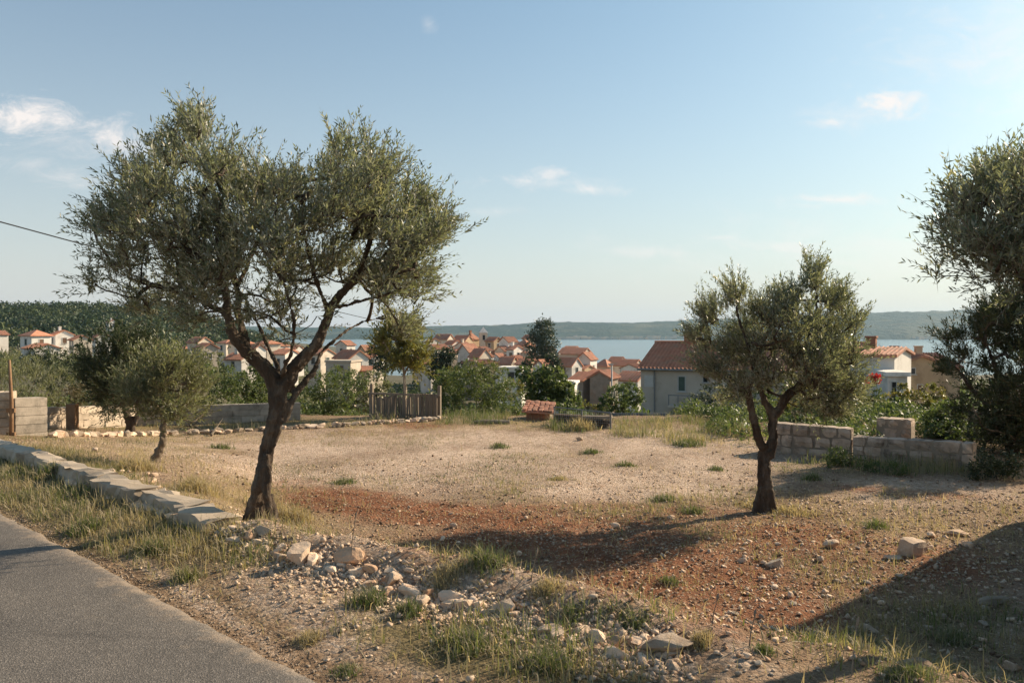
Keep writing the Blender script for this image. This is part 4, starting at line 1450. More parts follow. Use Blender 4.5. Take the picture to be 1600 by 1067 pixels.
def house(label, x0, x1, ye, yb, d, rh, kind='side', wall='plaster_cream', roofm='tile', dep=8.0, yaw=0.0, wins='auto', chim=0, name='house', over=.35, style='glass', cat='house', ridge_tiles=True, group=None, fit=False):
    """house whose front wall spans pixels x0..x1, eave ye to base yb at distance d; rh roof height in pixels; kind: side (ridge along the front), front (gable faces us), hip, shed, flat"""
    xm = (x0 + x1) / 2
    b = at(xm, yb, d)
    s = d / F
    w = (x1 - x0) * s / max(.5, math.cos(yaw))
    if fit:
        w = (x1 - x0) * s / (math.cos(yaw) + .8 * abs(math.sin(yaw)))
        dep = max(3.5, .8 * w)
    h = (yb - ye) * s
    r = rh * s
    root = thing(name, label, cat, b, group, rz=yaw)
    dn = -4.0
    x_ = w / 2
    mb = MB()
    bx = [(-x_, 0, dn), (x_, 0, dn), (x_, dep, dn), (-x_, dep, dn), (-x_, 0, h), (x_, 0, h), (x_, dep, h), (-x_, dep, h)]
    fc = [(0, 1, 5, 4), (2, 3, 7, 6), (1, 2, 6, 5), (3, 0, 4, 7), (4, 5, 6, 7)]
    mb.add(bx, fc)
    g = r - .12
    if kind == 'side':
        mb.add([(-x_, .0, h + .001), (-x_, dep, h + .001), (-x_, dep / 2, h + g)], [(0, 1, 2), ])
        mb.add([(x_, .0, h + .001), (x_, dep, h + .001), (x_, dep / 2, h + g)], [(2, 1, 0), ])
    elif kind == 'front':
        mb.add([(-x_, .0, h + .001), (x_, 0, h + .001), (0, 0, h + g)], [(0, 1, 2), ])
        mb.add([(-x_, dep, h + .001), (x_, dep, h + .001), (0, dep, h + g)], [(2, 1, 0), ])
    mb.build('wall', M[wall], root)
    o_ = over
    th = .16
    mb = MB()

    def sheet(q):
        q = np.array(q, float)
        n = np.cross(q[1] - q[0], q[2] - q[0])
        n = n / np.linalg.norm(n) * th
        if n[2] > 0:
            n = -n
        V = [*q, *(q + n)]
        k = len(q)
        mb.add(V, [tuple(range(k)), tuple(range(k, 2 * k))[::-1]] + [(i, i + k, (i + 1) % k + k, (i + 1) % k) for i in range(k)])
    if kind == 'side':
        sl_ = r / (dep / 2)
        e = h - o_ * sl_ + .02
        sheet([(-x_ - .2, -o_, e), (x_ + .2, -o_, e), (x_ + .2, dep / 2, h + r), (-x_ - .2, dep / 2, h + r)])
        sheet([(x_ + .2, dep + o_, e), (-x_ - .2, dep + o_, e), (-x_ - .2, dep / 2 + .005, h + r), (x_ + .2, dep / 2 + .005, h + r)])
    elif kind == 'front':
        sl_ = r / x_
        e = h - o_ * sl_ + .02
        sheet([(-x_ - o_, -.25, e), (0, -.25, h + r), (0, dep + .2, h + r), (-x_ - o_, dep + .2, e)])
        sheet([(x_ + o_, -.25, e), (.005, -.25, h + r), (.005, dep + .2, h + r), (x_ + o_, dep + .2, e)][::-1])
    elif kind == 'hip':
        hx = max(.2, x_ - dep / 2)
        e = h
        c = [(-x_ - o_, -o_, e), (x_ + o_, -o_, e), (x_ + o_, dep + o_, e), (-x_ - o_, dep + o_, e), (-hx, dep / 2, h + r), (hx, dep / 2, h + r)]
        mb.add([*c, *[(p[0], p[1], p[2] - th) for p in c[:4]]], [(0, 1, 5, 4), (1, 2, 5), (2, 3, 4, 5), (3, 0, 4), (0, 6, 7, 1), (1, 7, 8, 2), (2, 8, 9, 3), (3, 9, 6, 0), (9, 8, 7, 6)])
    elif kind == 'shed':
        sheet([(-x_ - .2, -o_, h + .0), (x_ + .2, -o_, h + .0), (x_ + .2, dep + .2, h + r), (-x_ - .2, dep + .2, h + r)])
        mbw = MB()
        mbw.add([(-x_, .0, h + .001), (-x_, dep, h + .001), (-x_, dep, h + r - .15)], [(0, 1, 2)])
        mbw.add([(x_, .0, h + .001), (x_, dep, h + .001), (x_, dep, h + r - .15)], [(2, 1, 0)])
        mbw.add([(-x_, dep - .01, h), (x_, dep - .01, h), (x_, dep - .01, h + r - .15), (-x_, dep - .01, h + r - .15)], [(0, 1, 2, 3)])
        mbw.build('gable_wall', M[wall], root)
    else:
        mb.box(-x_ - .15, x_ + .15, -.15, dep + .15, h + .003, h + .25)
    roof = mb.build('roof', M[roofm] if kind != 'flat' else M[wall], root)
    # rows of cover tiles: thin half rounds running down the slope
    if kind in ('side', 'shed', 'front', 'hip') and ridge_tiles and d < 260:
        mb = MB()
        stp = .42 if d > 80 else .26
        if kind in ('side', 'shed'):
            y1, z1 = (dep / 2, h + r) if kind == 'side' else (dep + .2, h + r)
            z0 = (h - o_ * r / (dep / 2) + .02) if kind == 'side' else h
            n = int((w + .3) / stp)
            for i in range(n + 1):
                xx = -x_ - .15 + i * (w + .3) / n
                a = stp * .27
                V = [(xx - a, -o_ - .02, z0 + .005), (xx, -o_ - .02, z0 + .07), (xx + a, -o_ - .02, z0 + .005), (xx - a, y1, z1 + .005), (xx, y1, z1 + .07), (xx + a, y1, z1 + .005)]
                mb.add(V, [(0, 1, 2), (0, 3, 4, 1), (1, 4, 5, 2)])
        elif kind == 'front':
            e = h - o_ * r / x_ + .02
            n = int(dep / stp)
            for sx in (-1, 1):
                for i in range(n + 1):
                    yy_ = -.2 + i * (dep + .3) / n
                    a = stp * .27
                    V = [(sx * (x_ + o_), yy_ - a, e + .005), (sx * (x_ + o_), yy_, e + .07), (sx * (x_ + o_), yy_ + a, e + .005), (sx * .01, yy_ - a, h + r + .005), (sx * .01, yy_, h + r + .07), (sx * .01, yy_ + a, h + r + .005)]
                    f_ = [(0, 1, 2), (0, 3, 4, 1), (1, 4, 5, 2)]
                    mb.add(V, f_)
        if mb.V:
            o = mb.build('cover_tiles', M[roofm], roof)
            o['kind'] = 'stuff'
    for k in range(chim):
        mb = MB()
        cx_ = x_ * (-.4 + .75 * k)
        cy_ = dep * .42
        mb.box(cx_ - .3, cx_ + .3, cy_ - .25, cy_ + .25, h, h + r + .6)
        mb.box(cx_ - .36, cx_ + .36, cy_ - .31, cy_ + .31, h + r + .6, h + r + .72)
        mb.build('chimney', M['brick' if (int(x0) + k) % 3 == 0 else wall], roof)
    if wins == 'auto':
        rg_ = np.random.default_rng(int(x0 * 7 + yb))
        nc, nr = max(1, int(w / 3.0)), max(1, int(h / 2.9))
        for i in range(nc):
            for j in range(nr):
                if rg_.uniform() < .85:
                    ww = rg_.uniform(.8, 1.15)
                    hw = min(1.35, h / nr * .5)
                    window_part(root, -x_ + w * (i + .5) / nc + rg_.normal() * .15, h / nr * j + h / nr * .32, ww, hw, 0, style=rg_.choice(['glass', 'shutter', 'wood', 'glass']))
        if abs(yaw) > .3 and dep > 3:
            nc = max(1, int(dep / 3.0))
            for i in range(nc):
                for j in range(nr):
                    if rg_.uniform() < .8:
                        o = window_part(root, dep * (i + .5) / nc, h / nr * j + h / nr * .32, .95, min(1.3, h / nr * .5), 0, style=rg_.choice(['glass', 'shutter', 'wood', 'glass']))
                        o.rotation_euler = (0, 0, math.pi / 2 if yaw < 0 else -math.pi / 2)
                        o.location = (x_, 0, 0) if yaw < 0 else (-x_, dep, 0)
        if kind == 'front' and r > 1.6:
            window_part(root, 0, h + r * .12, .8, .9, 0, style='glass')
    else:
        for q in wins:
            (a, b_, c_, e_) = q[:4]
            window_part(root, ((a + c_) / 2 - xm) * s / max(.5, math.cos(yaw)), (yb - e_) * s, (c_ - a) * s, (e_ - b_) * s, 0, style=q[4] if len(q) > 4 else 'glass', fm=q[5] if len(q) > 5 else 'frame_pale')
    return root


# --- the grey house to the right
def grey_house():
    a = math.radians(24)
    dH = 60.0
    p = at(1001, 692, dH)
    root = thing('house', 'two storey grey plaster house with red tiled roof behind the lone olive', 'house', p, rz=-a)
    u = np.array((math.cos(a), -math.sin(a), 0))
    zb = p[2]
    h = float(at(1001, 575, dH)[2]) - zb
    Ln, dep, r = 15.5, 11.0, 1.82
    mb = MB()
    mb.add([(0, 0, -3), (Ln, 0, -3), (Ln, dep, -3), (0, dep, -3), (0, 0, h), (Ln, 0, h), (Ln, dep, h), (0, dep, h)], [(0, 1, 5, 4), (2, 3, 7, 6), (1, 2, 6, 5), (3, 0, 4, 7), (4, 5, 6, 7)])
    mb.add([(0, 0, h + .001), (0, dep, h + .001), (0, dep / 2, h + r - .1)], [(0, 1, 2)])
    mb.add([(Ln, 0, h + .001), (Ln, dep, h + .001), (Ln, dep / 2, h + r - .1)], [(2, 1, 0)])
    mb.build('wall', M['plaster_grey'], root)
    sl_ = r / (dep / 2)
    o_ = .3
    e = h - o_ * sl_ + .05
    # roof sheets with real half round tile columns
    for side in (0, 1):
        nseg = int((Ln + .5) / .30)
        cols_n = nseg * 6
        xs_ = np.linspace(-.25, Ln + .25, cols_n + 1)
        ph = (xs_ / .30) * 2 * np.pi
        wv = np.abs(np.sin(ph / 2)) * .12
        rows = 19
        V = []
        rgx = np.random.default_rng(3)
        for j in range(rows + 1):
            f = j / rows
            for stepz in ((0, .025) if 0 < j < rows else (0,)):
                y = -o_ + f * (dep / 2 + o_)
                z = e + f * (h + r - e) + (stepz - .0125 if 0 < j < rows else 0)
                yy_ = y if side == 0 else dep - y
                V.append(np.column_stack([xs_, np.full(len(xs_), yy_), z + wv + rgx.normal(size=len(xs_)) * .006]))
        V = np.array(V)
        idx = np.arange(V.shape[0] * V.shape[1]).reshape(V.shape[:2])
        q = np.stack([idx[:-1, :-1], idx[:-1, 1:], idx[1:, 1:], idx[1:, :-1]], -1).reshape(-1, 4)
        if side:
            q = q[:, ::-1]
        rf = mesh_obj('roof', V.reshape(-1, 3), q, M['tile_bright'], root)
        if side == 0:
            front = rf
    mb = MB()
    mb.box(-.2, Ln + .2, -o_ + .02, dep + o_ - .02, e - .12, e - .03)
    mb.build('eave_board', M['wood_grey'], root)
    mb = MB()
    mb.tube([(-.28, dep / 2, h + r + .06), (Ln + .28, dep / 2, h + r + .06)], [.14, .14], 8)
    mb.build('ridge_tiles', M['tile_bright'], root)
    # gutter
    mb = MB()
    mb.tube([(-.2, -o_ - .06, e - .02), (Ln + .2, -o_ - .06, e - .02)], [.07, .07], 6)
    mb.build('gutter', M['metal_grey'], root)

    def ux(px):
        """local x where a sight line meets the front wall plane"""
        k = (px - CX) / F
        # (p + u t): x = k*y
        return float((k * p[1] - p[0]) / (u[0] - k * u[1]))

    def lz(py, x):
        d = p[1] + u[1] * x
        return float(at(800, py, d)[2]) - zb
    mb = MB()
    kk = (1076 - CX) / F
    ox, oy = p[0] + math.sin(a) * (dep / 2 - .35), p[1] + math.cos(a) * (dep / 2 - .35)
    cxx = float((kk * oy - ox) / (u[0] - kk * u[1]))
    mb.box(cxx - .32, cxx + .32, dep / 2 - .6, dep / 2 - .1, h + r - .6, h + r + .75)
    mb.box(cxx - .37, cxx + .37, dep / 2 - .65, dep / 2 - .05, h + r + .75, h + r + .85)
    mb.build('chimney', M['brick'], front)
    for (a0, b0, a1, b1, st) in [(1059, 587, 1072, 612, 'shutter'), (1098, 582, 1107, 598, 'black'), (1006, 639, 1018, 647, 'black'), (1135, 583, 1147, 606, 'glass')]:
        xa, xb = ux(a0), ux(a1)
        window_part(root, (xa + xb) / 2, lz(b1, (xa + xb) / 2), xb - xa, lz(b0, xa) - lz(b1, xa), 0, style=st)
    xa, xb = ux(1007), ux(1021)
    mb = MB()
    mb.box(xa, xb, -.02, .05, lz(604, xa), lz(586, xa))
    mb.build('blocked_window', M['frame_pale'], root)
    xa, xb = ux(1050), ux(1140)
    mb = MB()
    mb.box(xa, xb, -1.3, -.0, lz(634, xa), lz(633, xa) + .10)
    mb.build('balcony_slab', M['plaster_grey'], root)
    mb = MB()
    for k in range(7):
        xx = xa + .05 + (xb - xa - .1) * k / 6
        mb.box(xx - .03, xx + .03, -1.28, -1.22, lz(633, xa) + .1, lz(616, xa))
    mb.box(xa, xb, -1.29, -1.21, lz(616, xa), lz(616, xa) + .07)
    mb.build('railing', M['metal_grey'], root)
    mb = MB()
    mb.box(xa + .6, xb - .6, -.04, .02, lz(656, xa), lz(637, xa))
    mb.build('door', M['shutter_wood'], root)
    mb = MB()
    xd = ux(1023)
    mb.tube([(xd, -.08, e - .1), (xd, -.08, -1)], [.05, .05], 6)
    mb.build('drain_pipe', M['metal_grey'], root)


grey_house()
house('narrow white house with lit side wall right of the lone olive crown', 1335, 1388, 553, 640, 50, 10, 'side', 'plaster_white', dep=6, yaw=-.62, wins=[(1345, 580, 1353, 597)], chim=1)
house('low white annex with flat concrete roof beside the narrow white house', 1388, 1416, 588, 640, 46, 0, 'flat', 'plaster_white', dep=4, yaw=-.2, wins=[(1393, 596, 1401, 622, 'black')])
house('brown rendered house with gable facing the lot near the right olive', 1398, 1482, 569, 650, 58, 15, 'front', 'plaster_ochre', dep=9, yaw=.05, wins=[(1432, 600, 1442, 616, 'wood'), (1420, 574, 1430, 585)], chim=0)
house('red roofed house behind the brown gable, chimney against the sea', 1395, 1500, 572, 640, 76, 19, 'side', 'plaster_ochre', dep=9, chim=2, wins=[])
house('wide low red roofed house half hidden under the lone olive branches', 1150, 1330, 590, 650, 84, 12, 'side', 'plaster_cream', dep=9)

# --- the old town, left to right
T = [
    # left edge, under the wooded hill
    ('pale house cut by the left edge under the wooded hill', -30, 16, 522, 548, 165, 8, 'side', 'plaster_white', 'tile'),
    ('white house with broad red hipped roof near the left edge', 17, 64, 524, 547, 160, 12, 'hip', 'plaster_white', 'tile_bright'),
    ('low grey walled house with small red roof in front of the hipped one', 18, 74, 543, 562, 120, 9, 'side', 'plaster_grey', 'tile'),
    ('white gabled house right of the hipped roof under the hill', 68, 98, 522, 544, 168, 9, 'side', 'plaster_white', 'tile_bright'),
    ('small red roofed house stepping down right of the white gable', 99, 124, 530, 546, 160, 9, 'side', 'plaster_cream', 'tile'),
    ('distant pink roofed house just left of the tall left olive', 132, 160, 526, 540, 190, 9, 'side', 'plaster_white', 'tile'),
    ('lone white house high on the wooded slope', 160, 176, 503, 512, 300, 5, 'side', 'plaster_white', 'tile'),
    # seen through the big olive
    ('cream house glimpsed under the left half of the big olive', 284, 318, 534, 560, 170, 11, 'side', 'plaster_cream', 'tile'),
    ('grey house with red roof left of the big trunk fork', 312, 345, 543, 570, 150, 10, 'front', 'plaster_grey', 'tile'),
    ('white house with pink tiled roof just left of the big trunk', 340, 388, 560, 582, 120, 12, 'side', 'plaster_white', 'tile'),
    ('tall cream house behind the pink roofed one', 348, 384, 536, 560, 180, 10, 'hip', 'plaster_cream', 'tile_bright'),
    ('narrow ochre house seen inside the trunk fork', 392, 420, 545, 575, 160, 10, 'front', 'plaster_ochre', 'tile'),
    ('white house seen inside the fork, right half', 420, 452, 552, 580, 150, 9, 'side', 'plaster_white', 'tile'),
    ('bright red roofed long house right of the big trunk', 506, 562, 558, 580, 125, 16, 'side', 'plaster_white', 'tile_bright'),
    ('low grey walled house below the bright red roof', 505, 552, 566, 590, 105, 4, 'flat', 'plaster_grey', 'tile'),
    ('small cream house with low red roof beside the dark trees', 546, 582, 578, 594, 108, 8, 'side', 'plaster_cream', 'tile'),
    ('tall pale house standing behind the bright red roof', 520, 546, 538, 560, 190, 9, 'front', 'plaster_cream', 'tile'),
    ('narrow red gabled house next to the dark trees', 556, 574, 546, 575, 170, 10, 'front', 'plaster_ochre', 'tile'),
    # the hill of the old town
    ('house with white front at the far left of the old town', 660, 676, 534, 560, 205, 8, 'side', 'plaster_white', 'tile'),
    ('old stone house with wide red roof on top of the town', 673, 704, 529, 556, 225, 10, 'side', 'plaster_cream', 'tile'),
    ('long red roofed house beside it on the town skyline', 702, 733, 531, 556, 228, 10, 'side', 'plaster_ochre', 'tile_bright'),
    ('long beige house below the town skyline', 674, 710, 544, 575, 190, 9, 'side', 'plaster_cream', 'tile'),
    ('bright white gabled house in the middle of the old town', 709, 738, 548, 585, 165, 15, 'front', 'plaster_white', 'tile'),
    ('red roofed wing attached right of the white gable', 727, 755, 556, 582, 160, 16, 'side', 'plaster_cream', 'tile_bright'),
    ('ochre church nave with steep gable on the skyline', 732, 754, 530, 560, 240, 14, 'front', 'plaster_ochre', 'tile'),
    ('brown square house with flat red roof right of the church', 754, 776, 532, 566, 215, 8, 'side', 'plaster_ochre', 'tile'),
    ('ochre house with lit gable right of the brown one', 773, 800, 533, 560, 205, 10, 'front', 'plaster_ochre', 'tile'),
    ('greyish house with red hipped roof left of the tall pine', 800, 828, 540, 572, 195, 13, 'hip', 'plaster_cream', 'tile_bright'),
    ('tall narrow grey house far behind the hipped roof', 813, 830, 528, 550, 240, 7, 'side', 'plaster_grey', 'tile'),
    ('low red roofed house below the ochre gable', 774, 802, 567, 585, 150, 14, 'side', 'plaster_cream', 'tile_bright'),
    ('long low stone house in front of the town', 735, 786, 566, 588, 140, 6, 'side', 'old_stone', 'tile'),
    ('low white garage with flat roof behind the bushes', 776, 818, 576, 600, 110, 0, 'flat', 'plaster_white', 'tile'),
    ('small white gabled house under the tall pine', 830, 854, 570, 596, 125, 12, 'front', 'plaster_white', 'tile_bright'),
    ('dark roofed cream house between stone house and pine', 800, 832, 568, 590, 142, 10, 'side', 'plaster_ochre', 'tile'),
    # right of the pine
    ('wide red roofed house right of the tall pine, topmost', 864, 918, 552, 580, 180, 12, 'side', 'plaster_cream', 'tile'),
    ('white gabled house turned to the sun above the shore', 897, 926, 560, 590, 160, 14, 'front', 'plaster_white', 'tile'),
    ('red roofed house low beside the white sunny gable', 862, 900, 570, 590, 150, 16, 'side', 'plaster_cream', 'tile_bright'),
    ('red hipped house by the water, left of the roof cluster', 926, 952, 572, 592, 170, 15, 'hip', 'plaster_grey', 'tile'),
    ('long red roofed house by the water left of the grey house', 946, 998, 570, 592, 165, 12, 'side', 'plaster_cream', 'tile_bright'),
    ('low red roofed house between shore and grey house', 985, 1020, 574, 596, 150, 8, 'side', 'plaster_white', 'tile'),
    ('red roofed house with white wall left of the grey house', 956, 1004, 592, 616, 105, 16, 'side', 'plaster_white', 'tile_bright'),
    ('old stone house with bare gable in front of the roof cluster', 917, 957, 588, 645, 90, 13, 'front', 'old_stone', 'tile'),
    ('red roofed wing with brick wall attached left of the stone gable', 884, 918, 592, 645, 92, 15, 'side', 'old_stone', 'tile_bright'),
    ('low white roofed outbuilding beside the brick wing', 862, 900, 600, 622, 86, 0, 'flat', 'plaster_white', 'tile'),
    ('tiny cream house squeezed behind the long beige town house', 690, 712, 537, 556, 212, 8, 'side', 'plaster_white', 'tile_bright'),
    ('small house with steep roof behind the white town gable', 722, 742, 540, 556, 200, 8, 'side', 'plaster_cream', 'tile'),
    ('cream house peeping between brown and hipped roofs', 788, 806, 545, 566, 185, 8, 'side', 'plaster_white', 'tile'),
    ('low ochre house at the foot of the brown square one', 752, 778, 556, 574, 172, 9, 'side', 'plaster_white', 'tile'),
    ('pale house behind the wide red roof right of the pine', 876, 900, 545, 560, 205, 6, 'side', 'plaster_white', 'tile'),
    ('small red roofed house at the water edge, highest in the cluster', 948, 972, 563, 580, 200, 8, 'side', 'plaster_ochre', 'tile'),
    ('cream house between the bright red roof and the dark trees', 566, 590, 556, 578, 150, 9, 'side', 'plaster_white', 'tile_bright'),
    ('pale house far left of the bright red long roof', 474, 508, 552, 578, 140, 10, 'side', 'plaster_cream', 'tile'),
    ('little white house over the white garage', 806, 826, 560, 574, 165, 7, 'side', 'plaster_white', 'tile_bright'),
]
for i, (lb, x0, x1, ye, yb, d, rh, kind, wl3, rf) in enumerate(T):
    rgt = np.random.default_rng(100 + i)
    rh *= .72
    if kind == 'front' and i % 3 == 0:
        kind = 'hip'
    house(lb, x0, x1, ye, yb, d, rh, kind, (wl3 if wl3 == 'old_stone' else ('plaster_white' if rgt.uniform() < .35 else wl3)), rf, dep=rgt.uniform(7, 10), yaw=(rgt.choice([rgt.uniform(-.85, -.4), rgt.uniform(-.75, -.5), rgt.uniform(.7, 1.0)]) if kind != 'flat' else -.2), fit=True, chim=int(rgt.uniform() < .35) if kind in ('side', 'hip') else 0)
# small houses packed between the larger ones
rgt = np.random.default_rng(500)
for i in range(30):
    px = rgt.uniform(662, 935)
    sky_y = np.interp(px, [660, 700, 760, 830, 870, 930, 1000], [534, 530, 533, 540, 552, 564, 574])
    ye = sky_y + rgt.uniform(0, 1) ** 1.3 * 34
    d = float(np.interp(ye, [528, 545, 580, 600], [245, 205, 150, 120])) + rgt.uniform(-8, 8)
    wpx = rgt.uniform(15, 26) * (205 / d) ** .4
    house('small pale red roofed house packed among the others in the old town', px - wpx / 2, px + wpx / 2, ye, ye + rgt.uniform(14, 22), d, rgt.uniform(4, 7), rgt.choice(['side', 'side', 'front', 'hip']),
          rgt.choice(['plaster_white', 'plaster_cream', 'plaster_cream', 'plaster_ochre']), rgt.choice(['tile', 'tile_bright']), yaw=rgt.choice([rgt.uniform(-.9, -.4), rgt.uniform(.7, 1.0), rgt.uniform(-.7, -.5)]), fit=True, chim=0, group='small houses packed in the old town')
for i in range(9):
    px = rgt.uniform(280, 470)
    ye = rgt.uniform(534, 552)
    d = rgt.uniform(170, 220)
    wpx = rgt.uniform(17, 26)
    house('small pale red roofed house glimpsed under the big olive crown', px - wpx / 2, px + wpx / 2, ye, ye + 18, d, rgt.uniform(4, 7), rgt.choice(['side', 'hip']), rgt.choice(['plaster_white', 'plaster_cream']), rgt.choice(['tile', 'tile_bright']), yaw=rgt.uniform(-.9, -.4), fit=True, group='small houses under the big olive crown')
# church tower
bT = at(756, 560, 238)
tw = thing('bell_tower', 'small pale bell tower beside the ochre church on the skyline', 'bell tower', bT, rz=.2)
hT = float(at(756, 520, 238)[2] - bT[2])
mb = MB()
mb.box(-1.1, 1.1, 0, 2.2, -4, hT)
mb.build('wall', M['plaster_cream'], tw)
mb = MB()
mb.add([(-1.3, -.2, hT), (1.3, -.2, hT), (1.3, 2.4, hT), (-1.3, 2.4, hT), (0, 1.1, hT + 1.8)], [(0, 1, 4), (1, 2, 4), (2, 3, 4), (3, 0, 4), (3, 2, 1, 0)])
mb.build('roof', M['plaster_white'], tw)
window_part(tw, 0, hT - 2.2, .9, 1.6, 0, style='black')

# lamp post in the town
pl = at(956, 640, 80)
t = thing('lamp_post', 'thin pale post standing in front of the stone gable', 'post', pl)
mb = MB()
zt = float(at(956, 570, 80)[2] - pl[2])
mb.tube([(0, 0, -2), (0, 0, zt)], [.11, .07], 8)
mb.build('pole', M['frame_pale'], t, smooth=True)
mb = MB()
mb.box(-.35, .15, -.08, .08, zt, zt + .12)
mb.build('lamp_head', M['frame_pale'], t)

# ---------------------------------------------------------------- shrubs and far trees
bush('bush', 'silvery reeds and scrub behind the pillar at the left edge', 19.5, [(10, 610, 40), (55, 600, 36), (95, 605, 30), (-40, 590, 50), (20, 570, 22)], 5760, 0.126, 'leaf_grey', ratio=.16, upright=.9, seed=31, foot=650)
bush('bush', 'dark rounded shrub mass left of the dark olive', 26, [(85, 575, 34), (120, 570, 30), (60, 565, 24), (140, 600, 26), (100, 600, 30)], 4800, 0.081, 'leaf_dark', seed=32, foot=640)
bush('bush', 'brown dry thicket above the pale block wall', 21, [(110, 628, 24), (140, 622, 26), (165, 630, 18), (85, 632, 16)], 3200, 0.074, 'leaf_brown', ratio=.25, upright=.6, seed=33, foot=655)
bush('evergreen_tree', 'dark dense tree standing behind the two little olives', 29, [(155, 545, 30), (185, 530, 32), (215, 545, 30), (150, 585, 30), (200, 580, 36), (230, 570, 26)], 4200, .13, 'leaf_dark', cat='tree', seed=34, foot=650, trunk=(185, 650, 6))
bush('bush', 'mid green shrub behind the round crown, right side', 24, [(330, 610, 24), (350, 598, 26), (335, 590, 24), (368, 595, 24), (318, 585, 18), (345, 630, 26), (375, 615, 26)], 4160, 0.081, 'leaf_green', seed=35, foot=655)
bush('bush', 'bright leafed bush just left of the big trunk', 25, [(395, 600, 26), (410, 620, 24), (380, 640, 18), (415, 585, 16)], 3520, 0.089, 'leaf_green', seed=36, foot=655)
bush('bush', 'grey green scrub far behind under the big crown', 60, [(260, 560, 26), (300, 570, 24), (330, 565, 18), (280, 590, 30)], 2400, .26, 'leaf_grey', seed=37, foot=625, clump=.3)
bush('bush', 'rounded dark green shrub right of the big trunk', 24, [(500, 625, 32), (525, 612, 30), (480, 640, 24), (540, 640, 24), (505, 650, 20), (500, 600, 24), (530, 592, 22), (555, 600, 20)], 6720, 0.074, 'leaf_green', seed=38, foot=668)
bush('bush', 'feathery mid green shrub beside the stick fence', 26, [(550, 605, 28), (585, 600, 24), (570, 625, 24), (600, 615, 18), (545, 590, 14)], 4480, 0.081, 'leaf_grey', seed=39, foot=660)
bush('bush', 'low brown scrub growing before the stick fence', 23.5, [(600, 645, 16), (620, 640, 14), (650, 645, 16), (580, 650, 12)], 1440, 0.052, 'leaf_brown', ratio=.25, seed=40, foot=664, upright=.5)
bush('evergreen_tree', 'black green cypress clump behind the slim young tree', 100, [(590, 545, 14), (605, 540, 18), (620, 560, 16), (597, 565, 16)], 3200, .40, 'pine', cat='tree', seed=41, foot=600, clump=.35, trunk=(600, 600, 3))
bush('evergreen_tree', 'dark trees at the foot of the old town, left', 105, [(690, 565, 16), (700, 555, 12), (682, 580, 14), (710, 580, 12)], 3200, .40, 'leaf_dark', cat='tree', seed=42, foot=605, clump=.35, trunk=(692, 605, 3))
bush('bush', 'big rounded shrub with lit top left of the brick shed', 24.5, [(700, 600, 26), (735, 588, 26), (775, 594, 24), (715, 592, 20), (700, 610, 26), (730, 600, 28), (765, 605, 30), (795, 620, 28), (700, 635, 24), (740, 635, 28), (780, 640, 26), (812, 640, 14), (690, 595, 14)], 11520, 0.074, 'leaf_green', seed=43, foot=665)
bush('bush', 'yellow green top growth over the big rounded shrub', 25.5, [(745, 582, 16), (765, 580, 18), (800, 608, 18), (705, 588, 12), (690, 600, 12)], 3040, 0.067, 'leaf_yellow', seed=44, foot=625)
bush('bush', 'broad leafed fig like bush behind the brick shed', 29, [(835, 600, 26), (860, 595, 24), (850, 620, 28), (880, 620, 24), (895, 635, 16), (820, 585, 14), (875, 605, 20)], 6720, 0.118, 'leaf_green', seed=45, foot=655, ratio=.7)
bush('bush', 'dark leafy shrub just left of the grey house wall', 38, [(965, 622, 22), (985, 618, 20), (950, 632, 16), (985, 635, 16)], 4160, 0.111, 'leaf_green', seed=46, foot=660, ratio=.65)
bush('bush', 'low bright shrub in front of the stone gable wall', 42, [(915, 638, 12), (935, 642, 10), (900, 645, 10)], 1440, 0.104, 'leaf_yellow', seed=47, foot=655)
bush('conifer_tree', 'tall plumed pine rising above the town roofs', 150, [(847, 520, 18), (838, 535, 16), (856, 535, 16), (845, 550, 20), (858, 555, 12), (836, 558, 12), (850, 508, 10), (846, 575, 14)], 7500, .42, 'pine', cat='tree', seed=48, foot=600, clump=.45, trunk=(847, 600, 3), cdep=3)
bush('evergreen_tree', 'dark bushy tree below the tall pine', 118, [(862, 570, 14), (868, 585, 14), (852, 585, 10), (876, 592, 10)], 3200, .40, 'leaf_dark', cat='tree', seed=49, foot=610, clump=.35, trunk=(865, 610, 3))
bush('evergreen_tree', 'small dark tree between the low white garage and gable', 112, [(822, 575, 8), (820, 588, 8), (826, 565, 6)], 700, .4, 'leaf_dark', cat='tree', seed=50, foot=605, clump=.3, trunk=(822, 605, 2))
bush('bush', 'dark shrub below the grey house windows, left of olive', 34, [(1090, 635, 22), (1115, 620, 24), (1140, 630, 28), (1075, 655, 20), (1110, 655, 24), (1150, 655, 24)], 7360, 0.089, 'leaf_dark', seed=51, foot=688)
bush('bush', 'grey green feathery shrub behind the lone olive trunk', 27, [(1120, 655, 22), (1145, 640, 22), (1160, 660, 20), (1095, 670, 14), (1175, 640, 18)], 4800, 0.074, 'leaf_grey', seed=52, foot=695)
bush('bush', 'bright vine shrub directly behind the lone olive fork', 22, [(1225, 640, 18), (1215, 650, 14), (1240, 650, 14)], 2080, 0.074, 'leaf_yellow', seed=53, foot=680, ratio=.7)
bush('bush', 'grey shrub over the stone wall right of the fork', 19, [(1270, 640, 26), (1300, 650, 22), (1250, 655, 16), (1320, 655, 16)], 4800, 0.067, 'leaf_grey', seed=54, foot=690)
bush('bush', 'deep green shrub between house annex and stone wall', 24, [(1360, 620, 18), (1345, 640, 20), (1370, 640, 20), (1350, 660, 18)], 4160, 0.074, 'leaf_green', seed=55, foot=690)
bush('bush', 'sunlit yellow green shrub right of the block pier', 22, [(1400, 630, 20), (1430, 630, 22), (1455, 620, 20), (1420, 650, 20), (1445, 650, 22), (1385, 650, 14), (1410, 610, 10)], 6080, 0.074, 'leaf_yellow', seed=56, foot=695, ratio=.6)
